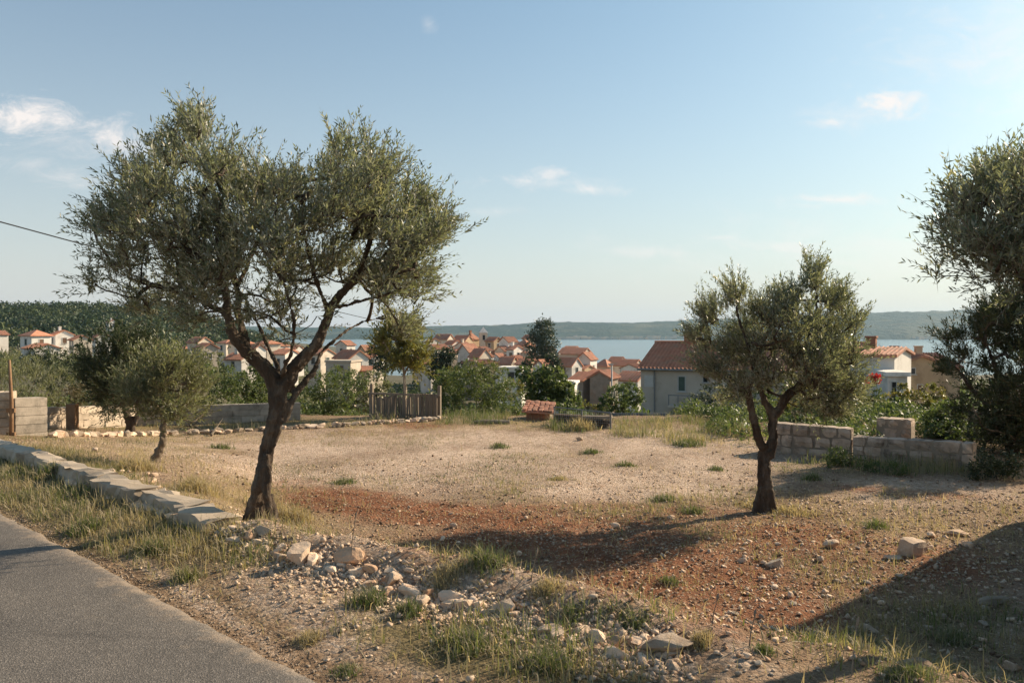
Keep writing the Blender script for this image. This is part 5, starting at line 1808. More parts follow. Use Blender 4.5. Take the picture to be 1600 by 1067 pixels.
bush('bush', 'dark shrub left of the broad right hand olive', 17, [(1460, 665, 22), (1480, 650, 24), (1455, 680, 14), (1490, 680, 20)], 4800, 0.067, 'leaf_green', seed=57, foot=705)
bush('bush', 'leafy weeds at the foot of the stone wall end', 12.3, [(1535, 725, 18), (1555, 735, 16), (1520, 742, 10), (1575, 725, 18)], 2720, 0.044, 'leaf_dark', seed=58, foot=752)
bush('flowering_bush', 'bush with red blossoms beside the narrow white house', 44, [(1366, 592, 7), (1358, 598, 5)], 260, .16, 'flower_red', seed=59, foot=640, ratio=.8)
bush('bush', 'green bush under the grey house, right half', 46, [(1180, 620, 24), (1220, 615, 24), (1260, 620, 24), (1300, 615, 24)], 2400, .2, 'leaf_green', seed=60, foot=670)
bush('bush', 'low leafy weeds before the brick shed', 22.8, [(795, 648, 14), (810, 655, 12), (780, 655, 10)], 1500, .08, 'leaf_green', seed=62, foot=668)
bush('bush', 'dark thistle like weeds at the middle of the stone wall', 13.4, [(1305, 712, 12), (1318, 720, 14), (1295, 722, 10)], 1100, .055, 'leaf_green', seed=63, foot=735, upright=.4, ratio=.35)
bush('bush', 'low green weeds in front of the lower wall length', 12.9, [(1345, 728, 14), (1370, 732, 12), (1400, 735, 14)], 1100, .05, 'leaf_green', seed=64, foot=746, upright=.4, ratio=.35)
# slim young tree
olive('young_tree', 'slim young tree with pale stem and yellowing leaves', None, 21.0,
      [[(633, 660, 0, 3.4), (633, 630, 0, 2.8), (632, 600, 0, 2.6), (630, 575, 0, 2.2), (622, 545, 0, 1.8), (610, 515, .1, 1.2)], [(631, 585, 0, 2), (645, 560, .1, 1.5), (655, 540, .1, 1)], [(630, 575, 0, 1.6), (615, 560, -.1, 1.2), (600, 535, -.1, .8)]],
      [(618, 510, 18), (635, 535, 20), (605, 540, 14), (655, 550, 16), (625, 560, 20), (645, 570, 14), (612, 490, 12), (600, 520, 10), (640, 505, 12)], 120, leaf=.14, shoots=5, pairs=6, cdep=.6, seed=61, voxel=0, leafmat='leaf_yellow', bark='concrete_warm', cat='young tree', base=at(633, 658, 21.0))


# ---------------------------------------------------------------- wooded hill and undergrowth
def leafmass(name, label, cat, C, R, per, leaf, mat, ratio=.6, seed=1, tone=None):
    """many far crowns as one mass of leaf clumps"""
    rng = np.random.default_rng(seed)
    n = len(C)
    u = unit(rng.normal(size=(n, per, 3)))
    u[..., 2] = np.abs(u[..., 2]) * 1.0 - .25
    lobes = .78 + .25 * np.sin(u[..., 0] * 5 + rng.uniform(0, 6, (n, 1))) * np.cos(u[..., 2] * 5 + rng.uniform(0, 6, (n, 1)))
    P = C[:, None] + u * (R[:, None] * lobes * rng.uniform(.75, 1.05, (n, per)))[..., None]
    D = unit(rng.normal(size=P.shape) + u * .4)
    Nn = unit(u * .9 + np.array((0, 0, .5)) + rng.normal(size=P.shape) * .35)
    ln = (leaf * R[:, None] * rng.uniform(.7, 1.3, (n, per))).reshape(-1)
    V, Q = leaf_arrays(P.reshape(-1, 3), D.reshape(-1, 3), Nn.reshape(-1, 3), ln, ln * ratio, .1)
    if tone is None:
        tone = rng.normal(.45, .28, n)
    tn = np.repeat(tone, per) + rng.normal(0, .12, n * per)
    o = mesh_obj(name, V, Q, M[mat], var=np.repeat(np.clip(tn, 0, 1), 4), kind='stuff')
    return tag(o, label, cat)


rg = np.random.default_rng(70)
n = 1500
dd = np.sqrt(rg.uniform(215 ** 2, 560 ** 2, n))
al = rg.uniform(-.80, -.26, n)
C = np.column_stack([al * dd, dd, np.zeros(n)])
R = 2.2 + 4.2 * rg.uniform(size=n) ** 2
C[:, 2] = gz(C[:, 0], C[:, 1]) + R * .45
leafmass('hill_wood', 'green wood covering the low hill at the left', 'wood', C, R, 80, .26, 'wood_leaf', seed=71, tone=np.clip(.45 + 1.3 * fbm(C[:, 0] / 22, C[:, 1] / 30, 171, 3) + rg.normal(0, .2, n), 0, 1))
n = 260
dd = np.sqrt(rg.uniform(60 ** 2, 215 ** 2, n))
al = rg.uniform(-.74, -.18, n)
C = np.column_stack([al * dd, dd, np.zeros(n)])
R = rg.uniform(1.2, 2.4, n)
C[:, 2] = gz(C[:, 0], C[:, 1]) + R * .2
leafmass('undergrowth', 'scrubby gardens between the houses below the hill', 'undergrowth', C, R, 90, .26, 'leaf_grey', seed=72)
n = 420
dd = np.sqrt(rg.uniform(30 ** 2, 230 ** 2, n))
al = rg.uniform(-.2, .62, n)
C = np.column_stack([al * dd, dd, np.zeros(n)])
R = np.where(dd < 60, rg.uniform(.6, 1.1, n), rg.uniform(1.2, 2.6, n))
C[:, 2] = gz(C[:, 0], C[:, 1]) + R * .25
leafmass('undergrowth', 'garden scrub between lot, old town and shore', 'undergrowth', C, R, 90, .24, 'leaf_green', seed=73)
n = 150
C = np.column_stack([rg.uniform(4.6, 13, n), rg.uniform(15.2, 22.5, n), np.zeros(n)])
C = C[C[:, 1] > 15.0 + np.maximum(0, 8 - C[:, 0]) * .3]
R = rg.uniform(.25, .55, len(C))
C[:, 2] = gz(C[:, 0], C[:, 1]) + R * .3
leafmass('undergrowth', 'low weedy scrub behind the squared stone wall', 'undergrowth', C, R, 150, .2, 'leaf_green', ratio=.45, seed=75)
n = 240
dd = rg.uniform(23, 34, n)
al = rg.uniform(-.8, .75, n)
k = (al < .10) | (al > .24)
al, dd = al[k], dd[k]
n = len(al)
C = np.column_stack([al * dd, dd, np.zeros(n)])
R = rg.uniform(.35, .7, n)
C[:, 2] = gz(C[:, 0], C[:, 1]) + R * .1
leafmass('undergrowth', 'low scrub along the far edge of the lot', 'undergrowth', C, R, 130, .2, 'leaf_green', ratio=.45, seed=74)

# ---------------------------------------------------------------- unseen outbuilding added beyond the right edge to cast the corner shade
shade_caster = thing('outbuilding', 'unseen stone outbuilding added beyond the right edge to shade the near corner', 'outbuilding', (8.1, 9.3, -.6), rz=math.radians(-6))
mb = MB()
mb.box(0, 5.5, -9, 0, -.5, 3.9)
mb.add([(0, 0, 3.902), (5.5, 0, 3.902), (2.75, 0, 5.0)], [(0, 1, 2)])
mb.add([(0, -9, 3.902), (5.5, -9, 3.902), (2.75, -9, 5.0)], [(2, 1, 0)])
mb.build('wall', M['old_stone'], shade_caster)
mb = MB()
mb.add([(-.1, .003, -.5), (5.4, .003, -.5), (5.4, 1.35, -.5), (-.1, 1.35, -.5), (-.1, .003, 3.9), (5.4, .003, 3.9), (5.4, 1.35, 1.5), (-.1, 1.35, 1.5)], [(0, 3, 2, 1), (4, 5, 6, 7), (0, 1, 5, 4), (1, 2, 6, 5), (2, 3, 7, 6), (3, 0, 4, 7)])
mb.build('shadow_lean_to', M['plaster_grey'], shade_caster)  # unseen lean-to, its slope shaped to throw the slanted shadow edge
mb = MB()
for sx in (0, 1):
    q = [(-.3, -9.3, 3.85), (2.75, -9.3, 5.1), (2.75, .25, 5.1), (-.3, .25, 3.85)]
    if sx:
        q = [(5.5 - a, b, c) for a, b, c in q]
    V = q + [(a, b, c - .12) for a, b, c in q]
    mb.add(V, [(0, 1, 2, 3), (7, 6, 5, 4), (0, 4, 5, 1), (1, 5, 6, 2), (2, 6, 7, 3), (3, 7, 4, 0)])
mb.build('roof', M['tile'], shade_caster)

# ---------------------------------------------------------------- loose stones
SH2 = [rock_shape(2, i, .75) for i in range(8)]
SH3 = [rock_shape(3, 40 + i, .7, 10) for i in range(6)]
RK = {m: [proto_mesh('rock_shape', *s, M[m]) for s in SH2] for m in ('limestone', 'lime_grey', 'stone_red')}
RK3 = {m: [proto_mesh('rock_shape', *s, M[m], True if False else False) for s in SH3] for m in ('limestone', 'lime_grey', 'stone_red')}


def rock(px, py, wpx, label, mat='limestone', cat='stone', shape=None, sq=(1, .8, .7), rz=None, group=None, name='stone', sink=.25):
    p = onground(px, py)
    r = wpx * p[1] / F / 2
    me = (RK3 if wpx > 22 else RK)[mat][random.randrange(6) if shape is None else shape]
    z = float(lump_at(p[0], p[1])) + r * sq[2] * .7 * (1 - sink)
    o = inst(name, me, None, (p[0], p[1], z), (r * sq[0] * 1.1, r * sq[1] * 1.1, r * sq[2] * 1.3), (random.gauss(0, .12), random.gauss(0, .12), random.uniform(0, 6.28) if rz is None else rz))
    o['kind'] = 'thing'
    return tag(o, label, cat, group)


rock(1043, 1016, 88, 'big grey brown boulder half in shade at the end of the rubble line', 'lime_grey', 'boulder', 0, (1.05, .7, .55), .2, name='boulder')
rock(470, 880, 50, 'pale angular rock standing highest near the foot of the large olive', 'limestone', 'rock', 1, (1, .8, .95), .6, name='rock')
rock(545, 878, 44, 'reddish stained rock lump in the upper rubble line', 'stone_red', 'rock', 2, (1, .8, .9), .2, name='rock')
rock(575, 892, 30, 'small orange stained rock right of the reddish lump', 'stone_red', 'rock', 3, (1, .9, .8), .2, name='rock')
rock(790, 957, 50, 'cream rock with hollow, largest in the middle of the rubble line', 'limestone', 'rock', 4, (1.1, .7, .75), -.4, name='rock')
rock(640, 928, 40, 'flat pale rock slanting in the rubble line above green grass', 'limestone', 'rock', 5, (1.1, .6, .6), -.5, name='rock')
rock(925, 935, 20, 'single white stone in the weeds behind the rubble line', 'limestone', 'stone', 2)
rock(1302, 856, 30, 'rounded brown stone left of the squared block', 'limestone', 'stone', 3)
rock(1212, 886, 36, 'brown half buried stone below the lone olive', 'lime_grey', 'stone', 1, sink=.8)
rock(1400, 874, 34, 'flat pale stone lying just left below the squared block', 'limestone', 'stone', 4, (1.1, .7, .4))
rock(1495, 836, 34, 'long pale stone right above the squared block', 'limestone', 'stone', 0, (1.3, .6, .5), .1)
rock(1455, 838, 22, 'smaller pale stone between long stone and squared block', 'limestone', 'stone', 5)
rock(1360, 985, 26, 'pale flat stone in the shade near the lower right corner', 'limestone', 'stone', 2, (1.2, .7, .5))
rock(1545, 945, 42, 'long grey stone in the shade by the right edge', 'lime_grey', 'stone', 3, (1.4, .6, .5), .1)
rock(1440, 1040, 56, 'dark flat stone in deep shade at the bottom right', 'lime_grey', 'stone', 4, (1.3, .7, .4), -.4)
rock(1580, 1045, 30, 'pale stone at the bottom right corner', 'limestone', 'stone', 1)
rock(412, 832, 30, 'grey stone wedged under the forked foot of the large olive', 'lime_grey', 'stone', 2)
rock(366, 812, 26, 'pale stone between wall end and large olive trunk', 'limestone', 'stone', 4)
rock(905, 688, 16, 'dark brown clod near the far edge left of the wire fence post', 'lime_grey', 'stone', 2)
rock(148, 705, 16, 'pale stone lying beside the coping near the pillar', 'limestone', 'stone', 5)
p = onground(1425, 868)
sq = mesh_obj('squared_stone', np.array(cube_shape(3, .05, .12, 77)[0]) * np.array((.21, .18, .19)), cube_shape(3, .05, .12, 77)[1], M['limestone'])
sq.location = (p[0], p[1], p[2] + .075)
sq.rotation_euler = (.06, .05, .5)
sq['kind'] = 'thing'
tag(sq, 'squared pale limestone block standing alone on the stony soil', 'stone block')

RUB = np.array([(352, 832), (400, 850), (445, 872), (490, 884), (540, 890), (600, 915), (640, 930), (700, 945), (760, 960), (810, 972), (860, 990), (920, 1003), (985, 1010), (1060, 1030)], float)
rs = np.concatenate([[0], np.cumsum(np.hypot(*np.diff(RUB, axis=0).T))])


def rub_point(t, spread):
    q = t * rs[-1]
    return np.interp(q, rs, RUB[:, 0]) + random.gauss(0, spread * .6), np.interp(q, rs, RUB[:, 1]) + random.gauss(0, spread)


for i in range(150):
    px, py = rub_point(random.random(), 11)
    w = 11 + 34 * random.random() ** 2.4
    where = ('by the foot of the large olive', 'between reddish rock and hollowed rock', 'between hollowed rock and boulder')[0 if px < 560 else 1 if px < 790 else 2]
    rock(px, py, w, 'pale limestone rubble piece of the crumbled edge, ' + where, 'limestone' if random.random() < .8 else 'stone_red', 'rubble stone', group='rubble stones ' + where, sink=.62)
for i in range(75):
    px, py = random.choice([(random.uniform(1120, 1600), random.uniform(845, 985)), (random.gauss(1430, 70), random.gauss(895, 28)), (random.gauss(1230, 60), random.gauss(930, 35))])
    if px > 1610:
        continue
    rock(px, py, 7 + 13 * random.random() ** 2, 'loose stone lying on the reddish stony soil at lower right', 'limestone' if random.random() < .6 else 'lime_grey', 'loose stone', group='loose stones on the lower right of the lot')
for i in range(55):
    px, py = random.uniform(1080, 1600), random.uniform(960, 1067)
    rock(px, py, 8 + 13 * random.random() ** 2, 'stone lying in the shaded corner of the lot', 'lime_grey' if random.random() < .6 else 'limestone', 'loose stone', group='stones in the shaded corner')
for i in range(34):
    px, py = random.uniform(560, 1180), random.uniform(800, 940)
    rock(px, py, 7 + 9 * random.random() ** 2, 'pale stone on the red soil between the two big olives', 'limestone', 'loose stone', group='pale stones on the red soil')
for i in range(16):
    px, py = random.uniform(170, 290), random.uniform(735, 785)
    rock(px, py, 9 + 10 * random.random() ** 2, 'pale stone in dry grass just behind the low wall', 'limestone', 'loose stone', group='stones in dry grass behind the low wall')

# gravel and small rubble, far too many to count: low stones joined in one mesh
OCT_V = np.array([(1, 0, 0), (-1, 0, 0), (0, 1, 0), (0, -1, 0), (0, 0, .7), (0, 0, -.7)], float)
OCT_F = np.array([(0, 2, 4), (2, 1, 4), (1, 3, 4), (3, 0, 4), (2, 0, 5), (1, 2, 5), (3, 1, 5), (0, 3, 5)])


def gravel(name, label, X, Y, S, mat, seed, sink=.2):
    rng = np.random.default_rng(seed)
    n = len(X)
    V = OCT_V[None] * rng.uniform(.55, 1.15, (n, 6, 3)) + rng.normal(size=(n, 6, 3)) * .22
    a = rng.uniform(0, 6.28, n)
    ca, sa_ = np.cos(a)[:, None], np.sin(a)[:, None]
    V = np.stack([V[..., 0] * ca - V[..., 1] * sa_, V[..., 0] * sa_ + V[..., 1] * ca, V[..., 2]], -1) * S[:, None, None]
    Z = lump_at(X, Y) + S * (.5 - sink)
    V = V + np.column_stack([X, Y, Z])[:, None]
    Fc = (OCT_F[None] + (np.arange(n) * 6)[:, None, None]).reshape(-1, 3)
    o = mesh_obj(name, V.reshape(-1, 3), Fc, M[mat], kind='stuff')
    return tag(o, label, 'gravel')


def scatter_px(n, boxes, seed):
    rng = np.random.default_rng(seed)
    b = np.array(boxes, float)
    w = (b[:, 2] - b[:, 0]) * (b[:, 3] - b[:, 1])
    k = rng.choice(len(b), n, p=w / w.sum())
    px = rng.uniform(b[k, 0], b[k, 2])
    py = rng.uniform(b[k, 1], b[k, 3])
    return px_to_ground(px, py)


def px_to_ground(px, py):
    n = len(px)
    rx, ru = (px - CX) / F, (CY - py) / F
    dy, dz = cp + ru * sp_, -sp_ + ru * cp
    d = np.full(n, 7.0)
    for _ in range(40):
        z = gz(rx / dy * d, d)
        dn = (z - CAMZ) / (dz / dy)
        d = d * .5 + np.clip(dn, 1.2, 26) * .5
    return rx / dy * d, d


def scatter_area(n, x0, x1, y0, y1, seed):
    rng = np.random.default_rng(seed)
    return rng.uniform(x0, x1, n), rng.uniform(y0, y1, n)


rg = np.random.default_rng(80)
# even spread over the near lot, denser where the gravel zones are
X1, Y1 = scatter_area(60000, -8, 9, 2.2, 14, 81)
Zz = zones(X1, Y1)
ok = (s_road(X1, Y1) > .12) & (rg.uniform(size=len(X1)) < .10 + .55 * Zz[:, 0] + .30 * Zz[:, 1] * (X1 > -1)) & (Zz[:, 3] < .7)
X1, Y1 = X1[ok], Y1[ok]
S1 = .005 + .013 * rg.uniform(size=len(X1)) ** 2.5 + .012 * (rg.uniform(size=len(X1)) < .06)
gravel('gravel', 'pale gravel strewn over the bare lot', X1, Y1, S1, 'limestone', 82)
X2_, Y2_ = scatter_area(26000, -3, 8.5, 3.0, 10, 83)
Zz = zones(X2_, Y2_)
ok = (s_line(X2_, Y2_) > -.2) & (rg.uniform(size=len(X2_)) < .25 + .5 * Zz[:, 1])
X2_, Y2_ = X2_[ok], Y2_[ok]
S2 = .006 + .016 * rg.uniform(size=len(X2_)) ** 2
gravel('gravel', 'brown and grey stony clods in the red earth', X2_, Y2_, S2, 'stone_red', 84)
X5, Y5 = scatter_area(30000, -5, 9, 3.0, 15, 183)
pn = fbm(X5 * 1.1, Y5 * 1.1, 184, 3) + .5
ok = (s_line(X5, Y5) > .1) & (rg.uniform(size=len(X5)) < np.clip(pn * 1.5 - .45, 0, .6) * (1 - .9 * zones(X5, Y5)[:, 0]))
X5, Y5 = X5[ok], Y5[ok]
gravel('clods', 'crumbly brown soil clods over the lot', X5, Y5, .008 + .026 * rg.uniform(size=len(X5)) ** 2.2, 'clod', 185, sink=.35)
X5, Y5 = scatter_area(14000, 0, 8.5, 4.0, 11, 186)
ok = (s_line(X5, Y5) > .1) & (rg.uniform(size=len(X5)) < np.clip(X5 / 6, .05, .5))
gravel('gravel', 'pale pebbles between the clods at lower right', X5[ok], Y5[ok], .010 + .022 * rg.uniform(size=int(ok.sum())) ** 2.5, 'limestone', 187, sink=.3)
pts = np.array([rub_point(random.random(), 22) for _ in range(7000)])
k_ = np.column_stack(px_to_ground(pts[:, 0], pts[:, 1]))
S3 = .006 + .024 * rg.uniform(size=len(k_)) ** 2.4
gravel('rubble', 'small pale rubble filling the crumbled edge line', k_[:, 0], k_[:, 1], S3, 'limestone', 85, sink=.35)
# gravel lip beside the asphalt
tq = rg.uniform(-9, 7, 5000)
oq = np.abs(rg.normal(0, .16, 5000)) - .05
pq = RO[None] + RD[None] * tq[:, None] - RN[None] * oq[:, None]
S4 = .004 + .009 * rg.uniform(size=5000) ** 2
ok = pq[:, 1] > 1.5
gravel('gravel', 'loose grit along the edge of the asphalt', pq[ok, 0], pq[ok, 1], S4[ok], 'lime_grey', 86, sink=.1)


# ---------------------------------------------------------------- grasses
def blades(name, label, X, Y, H, tone, seed, lean=.5, width=.006, mat='grass', per=1, spread=.03, kind='stuff', cat='grass', zoff=0.0, parent=None, base=None):
    rng = np.random.default_rng(seed)
    if per > 1:
        X, Y, H, tone = [np.repeat(v, per) for v in (X, Y, H, tone)]
        X = X + rng.normal(size=len(X)) * spread
        Y = Y + rng.normal(size=len(X)) * spread
        H = H * rng.uniform(.5, 1.15, len(X))
        tone = tone + rng.normal(size=len(X)) * .12
    n = len(X)
    Z = lump_at(X, Y) - .008 + zoff
    P = np.column_stack([X, Y, Z])
    a = rng.uniform(0, 6.28, n)
    Ld = np.column_stack([np.cos(a), np.sin(a), np.zeros(n)]) * (np.abs(rng.normal(0, lean, n)))[:, None]
    up = np.array((0, 0, 1.0))
    D1 = unit(up + Ld * .5)
    D2 = unit(up * .75 + Ld * 1.5)
    S = np.column_stack([-np.sin(a), np.cos(a), np.zeros(n)])
    S = unit(S + rng.normal(size=S.shape) * .4)
    w = (width * rng.uniform(.6, 1.3, n))[:, None]
    H = H[:, None]
    m = P + D1 * H * .5
    t = m + D2 * H * .5
    V = np.stack([P - S * w * .5, P + S * w * .5, m - S * w * .42, m + S * w * .42, t], 1)
    Fc = (np.array([(0, 1, 3), (0, 3, 2), (2, 3, 4)])[None] + (np.arange(n) * 5)[:, None, None]).reshape(-1, 3)
    V = V.reshape(-1, 3)
    if base is not None:
        V = V - base
    o = mesh_obj(name, V, Fc, M[mat], parent, var=np.repeat(np.clip(tone, 0, 1), 5), kind=kind)
    if label:
        tag(o, label, cat)
    return o


def by_zone(X, Y, prob, seed):
    r = np.random.default_rng(seed).uniform(size=len(X))
    k = (r < prob) & (s_road(X, Y) > .10)
    return X[k], Y[k], k


# green and mixed verge grass
X, Y = scatter_area(120000, -8.5, 6.5, 2.0, 12, 90)
Zz = zones(X, Y)
pt = fbm(X * 1.6, Y * 1.6, 91, 3) + .5
X, Y, k = by_zone(X, Y, np.clip(Zz[:, 3] * 1.15 * np.clip(pt * 2.6 - .55, 0, 1.2), 0, 1), 92)
ton = .12 + 1.0 * np.clip(fbm(X * 2.1, Y * 2.1, 93, 3) + .38, 0, 1)
blades('grass', 'green and yellowing grass on the road verge', X, Y, .05 + .13 * np.random.default_rng(94).uniform(size=len(X)) ** 1.5, ton, 95, per=3, spread=.022, lean=.8, width=.0065)
# dry straw over the lot
X, Y = scatter_area(62000, -9, 9.5, 2.4, 22, 96)
Zz = zones(X, Y)
pt = fbm(X * 1.3, Y * 1.3, 97, 3) + .5
X, Y, k = by_zone(X, Y, np.clip((.06 + Zz[:, 2] * .95 + .05 * Zz[:, 1] - .05 * Zz[:, 0]) * np.clip(pt * 2.4 - .5, 0.05, 1.2), 0, 1) * (s_line(X, Y) > -1.5), 98)
ton = .72 + .25 * np.random.default_rng(99).uniform(size=len(X))
ton = np.where(fbm(X * .8, Y * .8, 100, 2) > .12, ton - .4, ton)
blades('grass', 'dry straw coloured grass over the lot', X, Y, .035 + .11 * np.random.default_rng(101).uniform(size=len(X)) ** 2, ton, 102, per=3, spread=.03, lean=.9, width=.006)
# flattened straw and stalks
X, Y = scatter_area(60000, -6, 9, 2.4, 13, 103)
Zz = zones(X, Y)
X, Y, k = by_zone(X, Y, np.clip(.25 + .4 * Zz[:, 2] + .55 * Zz[:, 3] - .2 * Zz[:, 0], 0, 1), 104)
blades('straw_litter', 'dead straw and stalks lying flat on the soil', X, Y, .05 + .10 * np.random.default_rng(105).uniform(size=len(X)), .75 + .25 * np.random.default_rng(106).uniform(size=len(X)), 107, lean=5, width=.005, cat='straw', zoff=.012)
# thin weeds and dry patches over the gravel
X, Y = scatter_area(60000, -7, 9, 6.5, 20, 120)
pn = fbm(X * .55, Y * .9, 121, 4) + .5
X, Y, k = by_zone(X, Y, np.clip(pn * 4.2 - 2.2, 0, .8) * (s_line(X, Y) > 1), 122)
ton = np.clip(.45 + 1.3 * fbm(X * .5, Y * .5, 123, 2), .08, 1)
blades('weeds', 'sparse low weeds scattered over the gravel', X, Y, .03 + .08 * np.random.default_rng(124).uniform(size=len(X)) ** 2, ton, 125, per=2, spread=.04, lean=1.1, width=.007, cat='weeds')
# rough tall grass along the far edge and walls
X, Y = scatter_px(9000, [(690, 645, 800, 668), (800, 655, 870, 676), (880, 655, 1170, 684), (1040, 680, 1170, 694), (1230, 722, 1520, 742), (75, 660, 420, 676), (440, 655, 700, 668)], 108)
pn = fbm(X * .9, Y * .5, 112, 3) + .5
k = np.random.default_rng(113).uniform(size=len(X)) < np.clip(pn * 2.6 - 1.25, .02, .5)
X, Y, pn = X[k], Y[k], pn[k]
ton = np.clip(.42 + 1.1 * fbm(X * .6, Y * .6, 109, 3), .05, 1)
blades('tall_grass', 'tall rough grass along the far edge of the lot', X, Y, (.06 + .26 * np.random.default_rng(110).uniform(size=len(X)) ** 2) * (.5 + pn), ton, 111, per=4, spread=.08, lean=.6, width=.009)

X, Y = scatter_px(2600, [(690, 648, 800, 664), (960, 656, 1170, 684), (860, 662, 935, 676), (1040, 684, 1130, 692)], 208)
pn = fbm(X * 1.2, Y * .8, 212, 3) + .5
k = np.random.default_rng(213).uniform(size=len(X)) < np.clip(pn * 3 - 1.0, .05, .8)
X, Y, pn = X[k], Y[k], pn[k]
ton = np.where(X < 0, .10, .38) + .9 * fbm(X * .8, Y * .8, 209, 3)
blades('tall_grass', 'tall tussocks before the rounded shrub and the grey house', X, Y, (.10 + .30 * np.random.default_rng(210).uniform(size=len(X)) ** 2) * (.4 + pn), ton, 211, per=5, spread=.09, lean=.5, width=.010)
# individual green tufts one can point at
def tuft(px, py, wpx, hpx, label, green=True, n=None, seed=0, group=None, name='grass_tuft', tone=None):
    p = onground(px, py)
    r = wpx / 2 * p[1] / F
    h = hpx * p[1] / F
    rng = np.random.default_rng(seed + int(px * 3 + py))
    n = n or int(60 + wpx * 5)
    sub = rng.normal(size=(5, 2)) * .28
    q0 = rng.integers(5, size=n)
    xy = sub[q0] + rng.normal(size=(n, 2)) * .36
    q = np.clip(np.hypot(xy[:, 0], xy[:, 1]), 0, 1.4)
    X = p[0] + xy[:, 0] * r
    Y = p[1] + xy[:, 1] * r * .9
    tn = (rng.uniform(.02, .30, n) if green else rng.uniform(.55, 1, n)) if tone is None else rng.uniform(*tone, n)
    base = np.array((p[0], p[1], float(lump_at(p[0], p[1]))))
    root = blades(name, None, X, Y, h * (.35 + .85 * rng.uniform(size=n)) * (1.15 - q * .5), tn, seed + 5, lean=.85, width=.0065 * (p[1] / 6.5) ** .8, kind='thing', base=base)
    root.location = tuple(map(float, base))
    tag(root, label, 'grass tuft', group)
    return root


GT = [(752, 880, 84, 34, 'big green grass clump in the shade between the two main olives'), (1035, 782, 50, 14, 'dark green tuft left of the lone olive base'), (1080, 800, 42, 16, 'light green weed patch between dark tuft and lone olive'),
      (1368, 826, 48, 18, 'bright green round tuft left above the squared block'), (1044, 912, 44, 16, 'small green tuft alone in the red soil'), (285, 905, 62, 30, 'yellow green tuft at the asphalt edge casting a shadow'),
      (575, 945, 70, 40, 'tall green tuft below the rubble line, middle'), (350, 700, 40, 12, 'green tuft left of the big trunk on the gravel'), (920, 707, 38, 10, 'green tuft on the far gravel in front of the wire fence'),
      (975, 728, 36, 10, 'low green tuft on gravel right of the wire fence line'), (1272, 750, 34, 18, 'bright green weed at the right of the lone olive trunk'), (1075, 695, 56, 16, 'green grass patch under the dark shrubs by the far edge'),
      (80, 745, 60, 30, 'dark green tuft against the low wall'), (990, 972, 60, 18, 'green low weeds behind the big boulder'), (890, 965, 50, 24, 'green weed clump behind the pale rubble, centre'), (640, 962, 60, 30, 'grassy tuft right under the flat pale rock'),
      (535, 755, 50, 12, 'low green tuft at the upper rim of the red soil'), (1340, 1000, 60, 22, 'green weeds at the border of the corner shadow'), (1190, 1020, 44, 20, 'small green weed right of the boulder'), (780, 700, 40, 10, 'low tuft on far gravel, middle'),
      (875, 748, 44, 8, 'flat brownish tuft on the gravel, centre right'), (1120, 735, 30, 10, 'pale green tuft left of the lone olive trunk'), (240, 860, 70, 30, 'dense green tuft on the verge above the asphalt edge'), (130, 830, 70, 26, 'green tuft low on the verge, left'),
      (860, 1040, 110, 36, 'dark green clump at the bottom edge, centre'), (730, 1010, 100, 36, 'broad green clump on the verge at the bottom'), (545, 1050, 60, 18, 'small dark tuft by the asphalt, bottom'), (1500, 1000, 90, 26, 'dark weeds in the deep shade at lower right'), (1420, 1060, 110, 30, 'dark weeds at the bottom edge in the shade')]
for i, (a, b, c, d_, lb) in enumerate(GT):
    tuft(a, b, c, d_, lb, seed=i, tone=(.45, .9) if 'brownish' in lb else ((.2, .5) if 'yellow' in lb else None))
DT = [(415, 800, 70, 46, 'feathery straw clump right behind the large olive foot'), (315, 770, 80, 36, 'dense straw clump behind the low wall end'), (905, 672, 50, 24, 'orange brown dry tuft left of the wire fence post'), (455, 815, 60, 40, 'pale dry clump right of the large olive foot'),
      (850, 925, 70, 22, 'dry tuft on the rubble slope, centre'), (1100, 1000, 50, 26, 'yellow dry tuft right behind the boulder'), (700, 905, 80, 26, 'dry straw clump under the big green clump'), (210, 735, 70, 30, 'dry brown tuft around the little olive foot'), (1180, 790, 50, 14, 'dry tuft left of the lone olive foot'),
      (1235, 800, 80, 16, 'orange dry tuft right of the lone olive foot'), (480, 1000, 60, 20, 'dry matted tuft at the asphalt edge')]
for i, (a, b, c, d_, lb) in enumerate(DT):
    tuft(a, b, c, d_, lb, False, seed=50 + i, n=int(80 + c * 6))
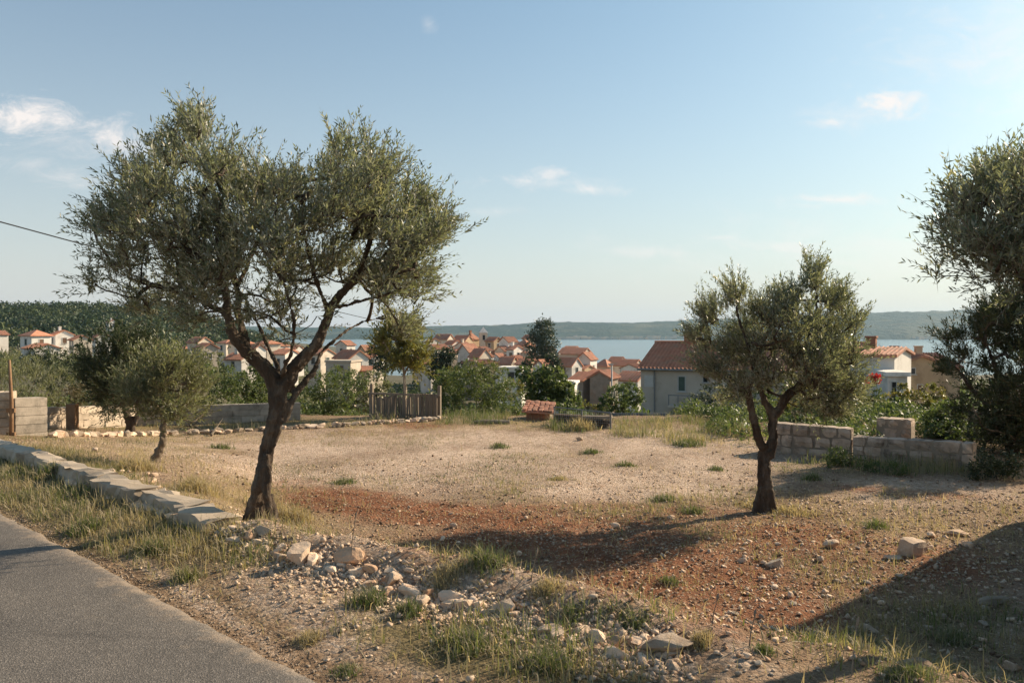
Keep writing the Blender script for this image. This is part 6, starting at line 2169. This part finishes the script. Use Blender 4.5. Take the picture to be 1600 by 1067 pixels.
# single tall stalks
for (a, b, h_) in [(548, 880, 70), (1170, 1010, 44), (1112, 975, 34), (830, 905, 36), (1330, 1060, 80)]:
    p = onground(a, b)
    root = thing('dry_stalk', {548: 'tall pale stalk rising from the upper rubble line', 1170: 'pale stalk right of the boulder', 1112: 'short pale stalk behind the boulder', 830: 'thin stalk in the shaded soil, centre', 1330: 'tall stalk in the corner shadow at the bottom'}[a], 'stalk', p)
    mb = MB()
    hh_ = h_ * p[1] / F
    mb.tube([(0, 0, -.02), (.01, 0, hh_ * .5), (.03, .01, hh_)], [.004, .003, .002], 5)
    mb.build('stem', M['wood_grey'], root)
    mb = MB()
    mb.tube([(.03, .01, hh_), (.035, .01, hh_ + .03), (.04, .01, hh_ + .05)], [.002, .008, .002], 5)
    mb.build('seed_head', M['wood_grey'], root)

# fallen branches by the little olives
for (a, b, a2, b2, lb) in [(1160 // 4, 668, 1260 // 4, 676, 'bare fallen branch lying right of the little olive'), (330, 682, 345, 672, 'short fallen branch by the stone edging')]:
    p, q = onground(a, b), onground(a2, b2)
    root = thing('fallen_branch', lb, 'branch', p)
    mb = MB()
    e = q - p
    mb.tube([(0, 0, .03), tuple(e * .5 + (0, 0, .12)), tuple(e + (0, 0, .05))], [.03, .025, .012], 6)
    mb.tube([tuple(e * .5 + (0, 0, .12)), tuple(e * .8 + (.05, .1, .28))], [.016, .006], 5)
    mb.build('branch', M['bark_pale'], root)

# overhead cable from a pole outside the left edge to a house of the old town
pa, pb = at(-150, 306, 13.0), at(690, 513, 205.0)
root = thing('overhead_cable', 'thin black cable slanting across the sky behind the large olive', 'cable', pa)
cb = MB()
pts = []
for t in np.linspace(0, 1, 160) ** 1.8:
    q = pa + (pb - pa) * t
    q[2] -= 4 * 0.9 * t * (1 - t)
    pts.append(q - pa)
cb.tube(pts, np.interp(np.linspace(0, 1, 160) ** 1.8, [0, .1, 1], [.013, .02, .05]), 5)
cb.build('cable', M['black'], root)

# ---------------------------------------------------------------- air
hz, N_, L_, out_ = new_mat('haze_air')
pv = N_.new('ShaderNodeVolumePrincipled')
pv.inputs['Color'].default_value = (.52, .78, 1.0, 1)
pv.inputs['Density'].default_value = HAZE
pv.inputs['Anisotropy'].default_value = 0.2
L_.new(pv.outputs[0], out_.inputs['Volume'])
mb = MB()
mb.box(-6900, 8900, -60, 7000, -27.0, 170)
hb = mb.build('haze', hz)
hb['kind'] = 'stuff'
